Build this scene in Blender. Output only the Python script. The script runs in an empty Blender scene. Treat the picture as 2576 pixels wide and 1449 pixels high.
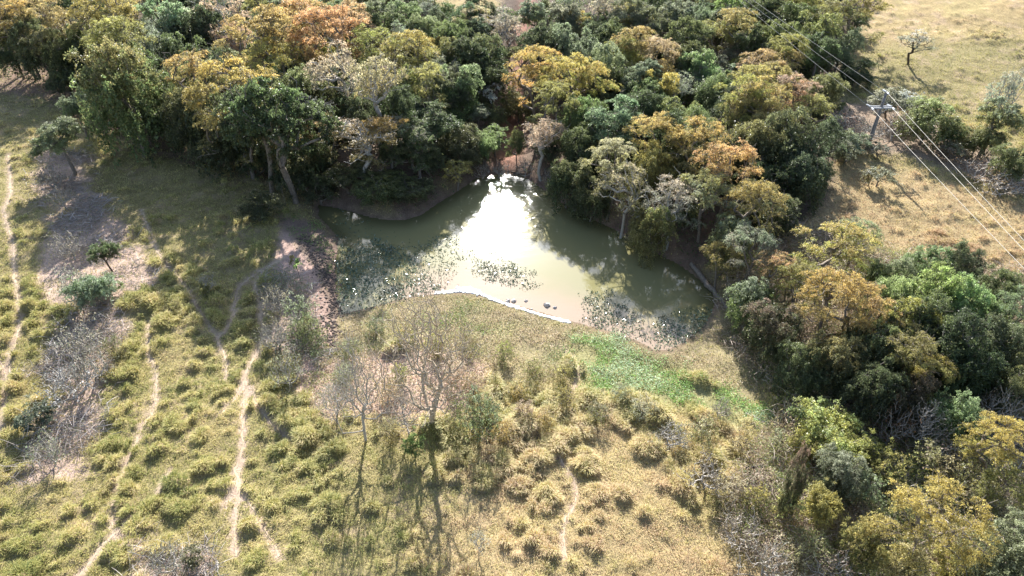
import bpy, math, random
import numpy as np
from mathutils import Vector
R = math.radians
SC = bpy.context.scene
COL = SC.collection
# ------------------------------------------------------------------ camera, sky, sun, exposure
CAMH, PITCH, FPX = 36.0, 37.4, 1717.3          # picture coordinates below are those of a 2576 x 1449 picture
cam = bpy.data.cameras.new('camera'); cam.lens = 24; cam.sensor_width = 36; cam.clip_start = 0.5; cam.clip_end = 6000
cam_o = bpy.data.objects.new('camera', cam); COL.objects.link(cam_o)
cam_o.location = (0, 0, CAMH); cam_o.rotation_euler = (R(90 - PITCH), 0, 0); SC.camera = cam_o
CP, SP = math.cos(R(PITCH)), math.sin(R(PITCH))
def ray(px, py):
    a, b = (px - 1288) / FPX, (724.5 - py) / FPX
    return np.array([a, CP + b * SP, -SP + b * CP])
_d = ray(1240, 505); SUN = np.array([_d[0], _d[1], -_d[2]]); SUN /= np.linalg.norm(SUN)
EL, AZ = math.asin(SUN[2]), math.atan2(SUN[0], SUN[1])
w = bpy.data.worlds.new('World'); SC.world = w; w.use_nodes = True
nt = w.node_tree; bg = nt.nodes['Background']
sky = nt.nodes.new('ShaderNodeTexSky'); sky.sky_type = 'NISHITA'; sky.sun_disc = False
sky.sun_elevation = EL; sky.sun_rotation = AZ; sky.air_density = 1.0; sky.dust_density = 1.6; sky.altitude = 600
tc = nt.nodes.new('ShaderNodeTexCoord'); mp = nt.nodes.new('ShaderNodeMapping'); mp.inputs['Scale'].default_value = (1, 1, 2.2)
nz = nt.nodes.new('ShaderNodeTexNoise'); nz.inputs['Scale'].default_value = 3.4; nz.inputs['Detail'].default_value = 7; nz.inputs['Roughness'].default_value = .55
cr = nt.nodes.new('ShaderNodeValToRGB'); cr.color_ramp.elements[0].position = .46; cr.color_ramp.elements[1].position = .66
mx = nt.nodes.new('ShaderNodeMix'); mx.data_type = 'RGBA'
cl = nt.nodes.new('ShaderNodeMix'); cl.data_type = 'RGBA'; cl.inputs[0].default_value = .45
nt.links.new(tc.outputs['Generated'], mp.inputs[0]); nt.links.new(mp.outputs[0], nz.inputs['Vector'])
nt.links.new(nz.outputs['Fac'], cr.inputs[0]); nt.links.new(cr.outputs[0], mx.inputs[0])
nt.links.new(sky.outputs[0], cl.inputs[6]); cl.inputs[7].default_value = (9, 12.5, 20, 1)
dn_ = nt.nodes.new('ShaderNodeVectorMath'); dn_.operation = 'DOT_PRODUCT'; dn_.inputs[1].default_value = tuple(SUN); nt.links.new(tc.outputs['Generated'], dn_.inputs[0])
mxm = nt.nodes.new('ShaderNodeMath'); mxm.operation = 'MAXIMUM'; mxm.inputs[1].default_value = 0; nt.links.new(dn_.outputs['Value'], mxm.inputs[0])
pw_ = nt.nodes.new('ShaderNodeMath'); pw_.operation = 'POWER'; pw_.inputs[1].default_value = 320; nt.links.new(mxm.outputs[0], pw_.inputs[0])
glow = nt.nodes.new('ShaderNodeVectorMath'); glow.operation = 'SCALE'; glow.inputs[0].default_value = (13, 13.5, 14); pw2 = nt.nodes.new('ShaderNodeMath'); pw2.operation = 'POWER'; pw2.inputs[1].default_value = 16; nt.links.new(mxm.outputs[0], pw2.inputs[0])
pws = nt.nodes.new('ShaderNodeMath'); pws.operation = 'MULTIPLY_ADD'; pws.inputs[1].default_value = 3.5; nt.links.new(pw_.outputs[0], pws.inputs[0]); nt.links.new(pw2.outputs[0], pws.inputs[2])
nt.links.new(pws.outputs[0], glow.inputs['Scale'])   # thin cloud scatters forward: brightest round the sun
gad = nt.nodes.new('ShaderNodeVectorMath'); gad.operation = 'ADD'
nt.links.new(sky.outputs[0], mx.inputs[6]); nt.links.new(cl.outputs[2], mx.inputs[7])
nt.links.new(mx.outputs[2], gad.inputs[0]); nt.links.new(glow.outputs[0], gad.inputs[1]); nt.links.new(gad.outputs[0], bg.inputs[0]); bg.inputs[1].default_value = .06
sl = bpy.data.lights.new('sun', 'SUN'); sl.energy = 5; sl.angle = R(.53); sl.color = (1, .965, .92)
so = bpy.data.objects.new('sun', sl); COL.objects.link(so); so.location = (0, 60, 90)
so.rotation_euler = Vector(SUN).to_track_quat('Z', 'Y').to_euler()
SC.view_settings.view_transform = 'Standard'; SC.view_settings.look = 'None'; SC.view_settings.gamma = 1
SC.view_settings.exposure = 1.45
SC.render.engine = 'CYCLES'; SC.cycles.max_bounces = 6; SC.cycles.diffuse_bounces = 3; SC.cycles.glossy_bounces = 3
SC.cycles.transmission_bounces = 4; SC.cycles.transparent_max_bounces = 4
SC.cycles.caustics_reflective = False; SC.cycles.caustics_refractive = False
SC.cycles.sample_clamp_indirect = 6; SC.cycles.use_denoising = True; SC.cycles.denoiser = 'OPENIMAGEDENOISE'; SC.cycles.denoising_input_passes = 'RGB_ALBEDO_NORMAL'

# ------------------------------------------------------------------ noise, helpers
def vnoise(x, y, s, seed=0):
    x = np.asarray(x, float) / s + 1000.37; y = np.asarray(y, float) / s + 1000.71
    xi = np.floor(x).astype(np.int64); yi = np.floor(y).astype(np.int64); fx = x - xi; fy = y - yi
    fx = fx * fx * (3 - 2 * fx); fy = fy * fy * (3 - 2 * fy)
    def h(a, b):
        n = (a * 374761393 + b * 668265263 + seed * 974634777) & 0x7fffffff
        n = ((n ^ (n >> 13)) * 1274126177) & 0x7fffffff
        return ((n ^ (n >> 16)) & 0xffff) / 65535.0
    return (h(xi, yi) * (1 - fx) + h(xi + 1, yi) * fx) * (1 - fy) + (h(xi, yi + 1) * (1 - fx) + h(xi + 1, yi + 1) * fx) * fy
def fbm(x, y, s, seed=0, o=3):
    t, a, n = 0, 1, 0
    for i in range(o):
        t = t + a * vnoise(x, y, s / 2 ** i, seed + i * 17); n += a; a *= .5
    return t / n
def sst(a, b, x):
    t = np.clip((x - a) / (b - a), 0, 1); return t * t * (3 - 2 * t)
def seg_dist(X, Y, pts, closed=False):
    """distance to a polyline and the index of its nearest segment"""
    P = np.array(pts, float)
    if closed: P = np.vstack([P, P[:1]])
    best = np.full(X.shape, 1e9); idx = np.zeros(X.shape, int)
    for i in range(len(P) - 1):
        a, b = P[i], P[i + 1]; d = b - a; L = (d ** 2).sum() + 1e-9
        t = np.clip(((X - a[0]) * d[0] + (Y - a[1]) * d[1]) / L, 0, 1)
        q = np.hypot(X - a[0] - t * d[0], Y - a[1] - t * d[1]); m = q < best
        best[m] = q[m]; idx[m] = i
    return best, idx
def inside(X, Y, pts):
    P = np.array(pts, float); r = np.zeros(X.shape, bool); j = len(P) - 1
    for i in range(len(P)):
        x0, y0 = P[i]; x1, y1 = P[j]
        c = ((y0 > Y) != (y1 > Y)) & (X < (x1 - x0) * (Y - y0) / (y1 - y0 + 1e-12) + x0)
        r ^= c; j = i
    return r
def sdf(X, Y, pts):
    d, _ = seg_dist(X, Y, pts, True); return np.where(inside(X, Y, pts), d, -d)   # positive inside
def flat(px, py, z=0):
    d = ray(px, py); t = (z - CAMH) / d[2]; return np.array([0, 0, CAMH]) + d * t
OFF = {'1': (0, 0), '2': (858.6, 0), '3': (1717.3, 0), '4': (0, 483), '5': (858.6, 483), '6': (1717.3, 483), '7': (0, 966), '8': (858.6, 966), '9': (1717.3, 966)}
def Z(k, *pts):
    o = OFF[k]; return [(o[0] + a / 3, o[1] + b / 3) for a, b in pts]

# ------------------------------------------------------------------ terrain
SHORE_PX = [(800,515,.6),(835,520,.6),(880,530,.8),(930,545,.9),(975,553,.9),(1020,553,.9),(1060,540,.9),(1100,512,.9),(1140,488,.9),(1170,468,.9),(1190,452,.8),
 (1230,440,.5),(1280,437,.5),(1320,445,.8),(1360,470,1.2),(1400,500,1.6),(1440,525,1.7),(1500,555,1.7),(1545,575,1.7),(1600,605,1.6),(1660,640,1.5),(1710,665,1.3),
 (1745,690,1.0),(1785,725,.7),(1800,760,.5),(1790,790,.3),(1760,830,.15),(1720,860,.05),(1680,880,.05),(1650,880,.05),(1600,855,.05),(1530,830,.05),(1440,808,.05),
 (1380,790,.08),(1300,768,.08),(1250,752,.08),(1200,735,.08),(1150,735,.08),(1100,738,.08),(1040,745,.05),(980,760,.05),(900,780,.05),(860,790,.1),(843,740,.5),
 (843,690,.7),(846,640,.7),(850,600,.6),(825,570,.5),(800,545,.5)]
SHORE = [tuple(flat(a, b)[:2]) for a, b, c in SHORE_PX]; STEEP = np.array([c for a, b, c in SHORE_PX])
GULLY_PX = [(1330,-20),(1325,40),(1312,100),(1320,160),(1300,220),(1290,290),(1300,360),(1270,415)]
def h0(X, Y):
    X = np.asarray(X, float); Y = np.asarray(Y, float); shp = X.shape; X = X.ravel(); Y = Y.ravel()
    d, idx = seg_dist(X, Y, SHORE, True); ins = inside(X, Y, SHORE)
    S = np.array(SHORE); W8 = 1 / ((X[:, None] - S[None, :, 0]) ** 2 + (Y[:, None] - S[None, :, 1]) ** 2 + 1.5) ** 1.5
    st = (W8 * STEEP).sum(1) / W8.sum(1)
    jig = (fbm(X, Y, 3, 5) - .5) * .5 * sst(.2, 2, d)
    out = st * (1 - np.exp(-d / (.35 + .9 * st))) + .028 * np.minimum(d, 45) + jig * .6
    h = np.where(ins, -.06 * np.minimum(d, 8) - .03, out)
    far = sst(4, 30, d)
    h = h + far * ((fbm(X, Y, 26, 3) - .5) * 1.6)
    h = h + 4.5 * sst(85, 150, Y) + 3.5 * sst(20, 90, X) * sst(60, 120, Y) + 10 * sst(160, 420, Y)
    hx, hy = flat(955, 455)[:2]; h = h + (~ins) * 2.6 * np.exp(-((X - hx) / 6.5) ** 2 - ((Y - hy) / 5.5) ** 2) * sst(.2, 3, d)
    g = [tuple(flat(a, b)[:2]) for a, b in GULLY_PX]
    gd, _ = seg_dist(X, Y, g)
    h = h - 1.1 * np.exp(-(gd / 1.8) ** 2) * sst(2, 6, d) * (~ins)
    return h.reshape(shp)
STP = lambda a, b, s: np.arange(a, b, s)
gx = np.concatenate([-np.geomspace(1500, 112, 14), STP(-110, 110, .34), np.geomspace(112, 1500, 14)])
_y = [8.0]
while _y[-1] < 170: _y.append(_y[-1] + .18 + .0035 * max(0, _y[-1] - 20))
gy = np.concatenate([[-600, -400, -250, -120, -60, -30, -15, -6, 0, 4], _y, np.geomspace(_y[-1] + 4, 3000, 16)])
GX, GY = np.meshgrid(gx, gy); G0 = h0(GX, GY)
def samp(G, x, y):
    x = np.asarray(x, float); y = np.asarray(y, float)
    i = np.clip(np.searchsorted(gx, x) - 1, 0, len(gx) - 2); j = np.clip(np.searchsorted(gy, y) - 1, 0, len(gy) - 2)
    u = np.clip((x - gx[i]) / (gx[i + 1] - gx[i]), 0, 1); v = np.clip((y - gy[j]) / (gy[j + 1] - gy[j]), 0, 1)
    return (G[j, i] * (1 - u) + G[j, i + 1] * u) * (1 - v) + (G[j + 1, i] * (1 - u) + G[j + 1, i + 1] * u) * v
def at(px, py, up=0.0):
    """the world point seen at a picture position, `up` metres above the terrain"""
    z = up + 1
    for _ in range(14):
        p = flat(px, py, z); z = .5 * z + .5 * (float(samp(G0, p[0], p[1])) + up)
    return p
def poly(*pts): return [tuple(at(a, b)[:2]) for a, b in pts]
def plist(pts): return [tuple(at(a, b)[:2]) for a, b in pts]

FOREST = poly((-300,-60),(1060,-60),(1075,0),(1100,40),(1230,45),(1260,-5),(1300,-60),(2230,-60),(2150,110),(2130,190),(2080,235),(2110,290),(2110,420),(2050,540),(2000,560),(1920,540),(1850,640),(1790,700),
              (1560,590),(1400,500),(1290,437),(1180,455),(1030,553),(830,520),(740,440),(420,300),(230,215),(150,170),(-60,110),(-300,100))
SEWOOD = poly((1860,640),(1960,560),(2180,620),(2260,650),(2360,640),(2600,700),(2900,760),(2900,1700),(2050,1700),(1960,1450),(1830,1330),(1800,1220),(1870,1130),(1930,1060),(1990,1020),(1930,960),(1870,870),(1850,760))
BRUSHL = poly((90,380),(230,400),(260,480),(330,620),(390,690),(310,800),(300,900),(250,1000),(250,1100),(190,1180),(60,1220),(50,1130),(130,1000),(110,880),(160,800),(95,680),(140,560),(110,450))
BRUSHB = poly((330,1370),(540,1380),(560,1500),(300,1500))
BRUSHM = poly((665,690),(770,700),(820,830),(830,900),(800,930),(740,900),(680,860),(660,770))
BRUSHR = poly((2090,250),(2230,270),(2420,330),(2600,430),(2600,500),(2440,450),(2300,400),(2130,370))
BANKL = poly((705,560),(745,600),(780,650),(820,700),(840,760),(838,860),(800,880),(770,990),(750,1000),(765,880),(770,790),(740,730),(690,680),(690,640))
MUD = poly((700,545),(790,560),(840,600),(850,640),(848,760),(862,880),(825,890),(815,780),(800,700),(770,650),(720,600))
LITTER = poly((960,900),(1060,870),(1220,900),(1215,1010),(1180,1070),(1000,1070),(930,1050),(800,1060),(770,990),(820,900),(880,880))
LUSH = poly((1440,850),(1560,850),(1660,900),(1790,960),(1880,1000),(1960,1010),(2020,1040),(1900,1080),(1780,1040),(1600,1010),(1470,985),(1435,900))
WEEDSH = poly((860,790),(1000,765),(1150,745),(1260,770),(1440,825),(1640,890),(1690,890),(1800,800),(1900,850),(1930,960),(1880,1010),(1700,940),(1450,880),(1440,960),(1300,980),(1200,880),(1000,870),(840,900))
SHADEG = poly((1880,840),(1990,830),(2020,960),(1960,1010),(1900,960))
PINK = poly((-20,120),(120,150),(230,230),(420,300),(740,450),(700,470),(420,400),(280,350),(200,300),(100,240),(-20,230))
DRY = poly((1250,1120),(1450,1010),(1700,1030),(1850,1100),(1850,1300),(1950,1600),(1100,1600),(1150,1300))
RIGHTF = poly((2110,380),(2600,520),(2600,720),(2300,640),(2150,600),(2020,560),(2060,480))
PATHS = [Z('4',(60,-280),(75,0),(30,150),(90,350),(100,520),(135,760),(150,1000),(70,1250),(60,1449))+Z('7',(40,40),(10,300),(-60,500)),
 Z('4',(-60,1230),(10,1300),(40,1449)),
 Z('7',(1770,1290),(1770,1050),(1800,750),(1780,640),(1820,560),(1850,60))+Z('4',(1850,1370),(1960,1180),(1995,1060),(1970,950),(1960,820),(1930,700),(2010,570),(2150,490)),
 Z('4',(1700,1430),(1700,1250),(1650,1110),(1740,990),(1780,800),(1840,680),(2000,570),(2140,500)),
 Z('4',(1650,1110),(1560,980),(1430,760),(1310,600),(1200,470),(1130,300),(1060,130)),
 Z('4',(1130,970),(1120,1110),(1130,1240),(1170,1350))+Z('7',(1175,0),(1160,180),(1080,310),(1000,480),(930,660),(870,880),(845,1100)),
 Z('7',(560,1500),(620,1420),(720,1290),(840,1160),(1000,1010)),
 Z('7',(1190,830),(1240,740),(1265,640)),
 Z('7',(1890,20),(1950,170),(2060,310),(2200,430)),
 Z('7',(1840,840),(1930,1000),(2010,1130),(2110,1320)),
 Z('8',(1640,560),(1760,750),(1755,900),(1690,1020),(1680,1200),(1710,1400)),
 Z('5',(1600,1150),(1700,1200),(1790,1350),(1760,1449))+Z('8',(1710,100),(1690,200)),
 Z('7',(1640,250),(1800,60),(1840,-30)),
 Z('4',(930,250),(900,330)), Z('4',(1080,620),(1040,740)), Z('7',(1750,780),(1680,1000))]
PATHW = [.2,.17,.22,.17,.15,.16,.24,.15,.17,.15,.13,.18,.13,.12,.18,.09]
PATHW_ = PATHS_W = None
PATHS = [plist(p) for p in PATHS]
def smooth(P, n=6):
    P = np.array(P, float); out = []
    for i in range(len(P) - 1):
        a = P[max(i - 1, 0)]; b = P[i]; c = P[i + 1]; d = P[min(i + 2, len(P) - 1)]
        for k in range(n):
            t = k / n
            out.append(.5 * ((2 * b) + (c - a) * t + (2 * a - 5 * b + 4 * c - d) * t * t + (3 * b - a - 3 * c + d) * t ** 3))
    out.append(P[-1]); return np.array(out)
PATHS = [smooth(p) for p in PATHS]; PATHW = [a * .62 for a in PATHW]

sub = (GX > -112) & (GX < 112) & (GY > 6) & (GY < 172)
def m_sdf(P, soft=.8, jig=.9, seed=1):
    r = np.zeros(GX.shape); x = GX[sub]; y = GY[sub]
    P = np.array(P); bb = (x > P[:, 0].min() - 3) & (x < P[:, 0].max() + 3) & (y > P[:, 1].min() - 3) & (y < P[:, 1].max() + 3)
    t = np.zeros(x.shape); xx = x[bb]; yy = y[bb]
    t[bb] = sst(-soft, soft, sdf(xx, yy, P) + (fbm(xx, yy, 2.2, seed) - .5) * 2 * jig)
    r[sub] = t; return r
mF, mS, mBL = m_sdf(FOREST, 1, 1.6, 1), m_sdf(SEWOOD, 1, 2, 2), m_sdf(BRUSHL, .8, 2.2, 3)
mBB, mBM, mBR = m_sdf(BRUSHB, .8, 1.6, 4), m_sdf(BRUSHM, .7, 1, 5), m_sdf(BRUSHR, 1, 1.5, 6)
mBK, mMD, mLT = m_sdf(BANKL, .5, .8, 7), m_sdf(MUD, .4, .7, 8), m_sdf(LITTER, .8, 1.5, 9)
mSG = np.maximum(m_sdf(poly((1050,770),(1180,775),(1240,830),(1180,860),(1060,830)), .8, 1.2, 15), m_sdf(poly((700,540),(800,560),(850,650),(835,690),(790,620),(720,580)), .6, .8, 16))
mSG = np.maximum(mSG, m_sdf(poly((1900,850),(2000,860),(2010,960),(1950,1000),(1900,930)), .8, 1, 17)); mLU, mWE, mPK, mDR, mRF = m_sdf(LUSH, .8, 1.3, 10), m_sdf(WEEDSH, .6, 1, 11), m_sdf(PINK, 1, 1.5, 12), m_sdf(DRY, 3, 4, 13), m_sdf(RIGHTF, 2, 2, 14)
mPA = np.zeros(GX.shape)
for P, wd in zip(PATHS, PATHW):
    x = GX[sub]; y = GY[sub]; bb = (x > P[:, 0].min() - 2) & (x < P[:, 0].max() + 2) & (y > P[:, 1].min() - 2) & (y < P[:, 1].max() + 2)
    t = np.zeros(x.shape); d, _ = seg_dist(x[bb], y[bb], P); t[bb] = 1 - sst(wd * 1.1, wd * 2.6, d)
    q = mPA[sub]; mPA[sub] = np.maximum(q, t)
shd = np.full(GX.shape, 99.); shd[sub] = -sdf(GX[sub], GY[sub], SHORE)     # metres outside the water
farfield = sst(95, 112, GY) * sst(30, 50, GX) + sst(112, 125, GY) * (np.abs(GX) < 30)
farfield = np.clip(farfield * (1 - mF), 0, 1)
bareM = np.clip(np.maximum.reduce([mBK, mMD, mPA]), 0, 1)
grassM = np.clip(1 - np.maximum.reduce([mF, mS * .8, mBL * .75, mBB * .7, mBM * .8, mBR, bareM, mLT * .85, mWE * .75, mLU * .8, mPK * .35]), 0, 1) * sst(.2, 1.0, shd)

# tussocks: domes in the ground the long grass grows on
rng = np.random.default_rng(7)
G1 = G0.copy(); TUS = []
step = .62
X, Y = np.meshgrid(STP(-75, 85, step), STP(14, 112, step)); X = X.ravel() + rng.uniform(-.55, .55, X.size) * step; Y = Y.ravel() + rng.uniform(-.55, .55, Y.size) * step
keep = (samp(shd, X, Y) > 2.6) & (np.abs(X) < 14 + Y * .8) & (samp(grassM, X, Y) > .45) & (fbm(X, Y, 4, 31) + rng.uniform(-.16, .16, X.size) > .44)
X, Y = X[keep], Y[keep]
big = fbm(X, Y, 14, 33)
rad = np.clip(rng.lognormal(-1.28, .5, X.size), .13, .7) * (.65 + .75 * sst(.3, .7, big)) * np.where(Y > 62, .9, 1) * (1.25 - .3 * np.clip((Y - 22) / 25, 0, 1))
hgt = rad * rng.uniform(.4, .85, X.size) * (.75 + .4 * (Y < 45))
ELL = [(math.cos(a), math.sin(a), e) for a, e in zip(rng.uniform(0, 3.14, 64), rng.uniform(.34, 1.0, 64))]
for x, y, r, hh in zip(X, Y, rad, hgt):
    i0, i1 = np.searchsorted(gx, [x - r, x + r]); j0, j1 = np.searchsorted(gy, [y - r, y + r])
    if i1 <= i0 or j1 <= j0: continue
    s = np.s_[j0:j1, i0:i1]; el = ELL[int(x * 7919 + y * 31) % 64]; dx_ = GX[s] - x; dy_ = GY[s] - y; d2 = ((dx_ * el[0] + dy_ * el[1]) ** 2 * el[2] + (dy_ * el[0] - dx_ * el[1]) ** 2 / el[2]) / r ** 2 * (.45 + 1.2 * vnoise(GX[s], GY[s], .4, 19))
    G1[s] = np.maximum(G1[s], G0[s] + hh * np.clip(1 - d2, 0, 1) ** .7)
G1 = G1 * (1 - mPA) + G0 * mPA
nearsub = sub & (GY < 130)
G1[nearsub] += ((fbm(GX[nearsub], GY[nearsub], 1.1, 77, 2) - .5) * .16) * (1 - mPA[nearsub]) * sst(.3, 1.2, shd[nearsub])
G1 -= .05 * mPA

# ------------------------------------------------------------------ materials
def N(nt, t, **k):
    n = nt.nodes.new(t)
    for a, b in k.items(): setattr(n, a, b)
    return n
def newmat(name):
    m = bpy.data.materials.new(name); m.use_nodes = True; return m, m.node_tree, m.node_tree.nodes['Principled BSDF']
def noise_mat(name, c1, c2, scale=6, rough=.85, bump=.3, detail=6, bscale=None):
    m, nt, p = newmat(name); L = nt.links.new
    tc = N(nt, 'ShaderNodeTexCoord'); n = N(nt, 'ShaderNodeTexNoise'); n.inputs['Scale'].default_value = scale; n.inputs['Detail'].default_value = detail
    r = N(nt, 'ShaderNodeValToRGB'); r.color_ramp.elements[0].position = .3; r.color_ramp.elements[1].position = .7
    r.color_ramp.elements[0].color = (*c1, 1); r.color_ramp.elements[1].color = (*c2, 1)
    L(tc.outputs['Object'], n.inputs['Vector']); L(n.outputs['Fac'], r.inputs[0]); L(r.outputs[0], p.inputs['Base Color'])
    b = N(nt, 'ShaderNodeBump'); b.inputs['Strength'].default_value = bump; b.inputs['Distance'].default_value = .05
    L(n.outputs['Fac'], b.inputs['Height']); L(b.outputs[0], p.inputs['Normal'])
    p.inputs['Roughness'].default_value = rough; p.inputs['Specular IOR Level'].default_value = .25
    return m
def leaf_shader(nt, p, colour, trans=.4, rough=.55, spec=.35):
    L = nt.links.new
    L(colour, p.inputs['Base Color']); p.inputs['Roughness'].default_value = rough; p.inputs['Specular IOR Level'].default_value = spec
    t = N(nt, 'ShaderNodeBsdfTranslucent'); s = N(nt, 'ShaderNodeMixShader'); s.inputs[0].default_value = trans
    h = N(nt, 'ShaderNodeHueSaturation'); h.inputs['Saturation'].default_value = 1.0; h.inputs['Value'].default_value = 1.75
    L(colour, h.inputs['Color']); L(h.outputs[0], t.inputs['Color'])
    L(p.outputs[0], s.inputs[1]); L(t.outputs[0], s.inputs[2]); L(s.outputs[0], nt.nodes['Material Output'].inputs['Surface'])
def crown_mat(name, trans=.46, rough=.42, spec=.5):
    """leaves: the object's own colour, mixed leaf by leaf with its tip colour"""
    m, nt, p = newmat(name); L = nt.links.new
    oi = N(nt, 'ShaderNodeObjectInfo'); tip = N(nt, 'ShaderNodeAttribute', attribute_type='OBJECT', attribute_name='tip')
    v = N(nt, 'ShaderNodeAttribute', attribute_name='v'); b = N(nt, 'ShaderNodeAttribute', attribute_name='b')
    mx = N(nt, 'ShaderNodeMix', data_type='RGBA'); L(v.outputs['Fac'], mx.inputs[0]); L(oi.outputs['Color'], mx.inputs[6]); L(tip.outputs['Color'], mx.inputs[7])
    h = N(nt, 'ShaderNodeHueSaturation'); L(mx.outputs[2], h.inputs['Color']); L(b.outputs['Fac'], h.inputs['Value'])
    leaf_shader(nt, p, h.outputs[0], trans, rough, spec); return m
def col_mat(name, trans=.35, rough=.6, spec=.3):
    m, nt, p = newmat(name); a = N(nt, 'ShaderNodeAttribute', attribute_name='col'); leaf_shader(nt, p, a.outputs['Color'], trans, rough, spec); return m
M = {}
M['leaf'] = crown_mat('foliage'); M['grass'] = col_mat('grass_blades', .22, .55, .3); M['weed'] = col_mat('weed_leaves', .35, .5, .3)
M['gloss'] = col_mat('waxy_water_leaves', .1, .16, .9)
M['twigcol'] = col_mat('dry_twigs', .0, .7, .3)
M['bark'] = noise_mat('grey_brown_bark', (.13, .10, .08), (.28, .24, .19), 9, .8, .6)
M['palebark'] = noise_mat('pale_dry_bark', (.30, .27, .23), (.52, .48, .42), 9, .75, .5)
M['tanbark'] = noise_mat('tan_dry_bark', (.32, .26, .19), (.54, .45, .33), 9, .75, .5)
M['darkbark'] = noise_mat('dark_wet_bark', (.04, .03, .025), (.12, .09, .07), 9, .8, .6)
M['concrete'] = noise_mat('weathered_concrete', (.16, .15, .145), (.27, .26, .25), 5, .8, .3)
M['steel'] = noise_mat('galvanised_steel', (.38, .39, .40), (.55, .56, .57), 8, .45, .1)
M['porcelain'] = noise_mat('white_porcelain', (.72, .72, .70), (.82, .82, .80), 4, .25, .05)
M['wire'] = noise_mat('aluminium_wire', (.50, .47, .40), (.62, .58, .50), 3, .5, .0)
M['stone'] = noise_mat('pale_stone', (.30, .27, .24), (.55, .52, .48), 6, .8, .5)
M['clod'] = noise_mat('dark_mud_clods', (.06, .048, .04), (.15, .11, .09), 6, .8, .6)
M['whitefleck'] = noise_mat('white_flecks', (.70, .69, .66), (.88, .88, .86), 9, .6, .4)

def ground_mat():
    m, nt, p = newmat('ground_earth'); L = nt.links.new
    a = N(nt, 'ShaderNodeAttribute', attribute_name='col'); geo = N(nt, 'ShaderNodeNewGeometry')
    n1 = N(nt, 'ShaderNodeTexNoise'); n1.inputs['Scale'].default_value = 1.1; n1.inputs['Detail'].default_value = 9; n1.inputs['Roughness'].default_value = .7
    n2 = N(nt, 'ShaderNodeTexNoise'); n2.inputs['Scale'].default_value = 7; n2.inputs['Detail'].default_value = 5; n2.inputs['Roughness'].default_value = .7
    L(geo.outputs['Position'], n1.inputs['Vector']); L(geo.outputs['Position'], n2.inputs['Vector'])
    ad = N(nt, 'ShaderNodeMath', operation='MULTIPLY'); L(n1.outputs['Fac'], ad.inputs[0]); L(n2.outputs['Fac'], ad.inputs[1])
    mr = N(nt, 'ShaderNodeMapRange'); mr.inputs[1].default_value = .12; mr.inputs[2].default_value = .4; mr.inputs[3].default_value = .6; mr.inputs[4].default_value = 1.35
    L(ad.outputs[0], mr.inputs[0])
    h = N(nt, 'ShaderNodeHueSaturation'); L(a.outputs['Color'], h.inputs['Color']); L(mr.outputs[0], h.inputs['Value'])
    L(h.outputs[0], p.inputs['Base Color']); p.inputs['Roughness'].default_value = .95; p.inputs['Specular IOR Level'].default_value = .15
    b = N(nt, 'ShaderNodeBump'); b.inputs['Strength'].default_value = .8; b.inputs['Distance'].default_value = .12; L(n2.outputs['Fac'], b.inputs['Height']); L(b.outputs[0], p.inputs['Normal'])
    return m
def water_mat():
    m, nt, p = newmat('silty_pond_water'); L = nt.links.new
    geo = N(nt, 'ShaderNodeNewGeometry'); at_ = N(nt, 'ShaderNodeAttribute', attribute_name='col'); rp = N(nt, 'ShaderNodeAttribute', attribute_name='rip')
    L(at_.outputs['Color'], p.inputs['Base Color'])
    p.inputs['Roughness'].default_value = .05; p.inputs['IOR'].default_value = 1.45
    # fine wind ripples over the whole pond and rings spreading where `rip` is high
    n = N(nt, 'ShaderNodeTexNoise'); n.inputs['Scale'].default_value = 2.2; n.inputs['Detail'].default_value = 4
    mp = N(nt, 'ShaderNodeMapping'); mp.inputs['Scale'].default_value = (.55, 1.3, 1); L(geo.outputs['Position'], mp.inputs[0]); L(mp.outputs[0], n.inputs['Vector'])
    c = flat(1275, 515)
    sb = N(nt, 'ShaderNodeVectorMath', operation='SUBTRACT'); L(geo.outputs['Position'], sb.inputs[0]); sb.inputs[1].default_value = (c[0], c[1], 0)
    ln = N(nt, 'ShaderNodeVectorMath', operation='LENGTH'); L(sb.outputs[0], ln.inputs[0])
    ns = N(nt, 'ShaderNodeMath', operation='MULTIPLY_ADD'); L(n.outputs['Fac'], ns.inputs[0]); ns.inputs[1].default_value = 1.6; L(ln.outputs['Value'], ns.inputs[2])
    si = N(nt, 'ShaderNodeMath', operation='MULTIPLY'); si.inputs[1].default_value = 5.5; L(ns.outputs[0], si.inputs[0])
    sn = N(nt, 'ShaderNodeMath', operation='SINE'); L(si.outputs[0], sn.inputs[0])
    sm = N(nt, 'ShaderNodeMath', operation='MULTIPLY'); L(sn.outputs[0], sm.inputs[0]); L(rp.outputs['Fac'], sm.inputs[1])
    b1 = N(nt, 'ShaderNodeBump'); b1.inputs['Strength'].default_value = .5; b1.inputs['Distance'].default_value = .014; L(sm.outputs[0], b1.inputs['Height'])
    b2 = N(nt, 'ShaderNodeBump'); b2.inputs['Strength'].default_value = .5; b2.inputs['Distance'].default_value = .0035; L(n.outputs['Fac'], b2.inputs['Height']); L(b1.outputs[0], b2.inputs['Normal'])
    L(b2.outputs[0], p.inputs['Normal'])
    # a second, broader lobe: the unresolved ruffles that spread the sun's glare
    g = N(nt, 'ShaderNodeBsdfGlossy'); g.inputs['Roughness'].default_value = .06; L(b2.outputs[0], g.inputs['Normal'])
    mx = N(nt, 'ShaderNodeMixShader'); mx.inputs[0].default_value = .03
    L(p.outputs[0], mx.inputs[1]); L(g.outputs[0], mx.inputs[2]); L(mx.outputs[0], nt.nodes['Material Output'].inputs['Surface'])
    return m

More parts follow.
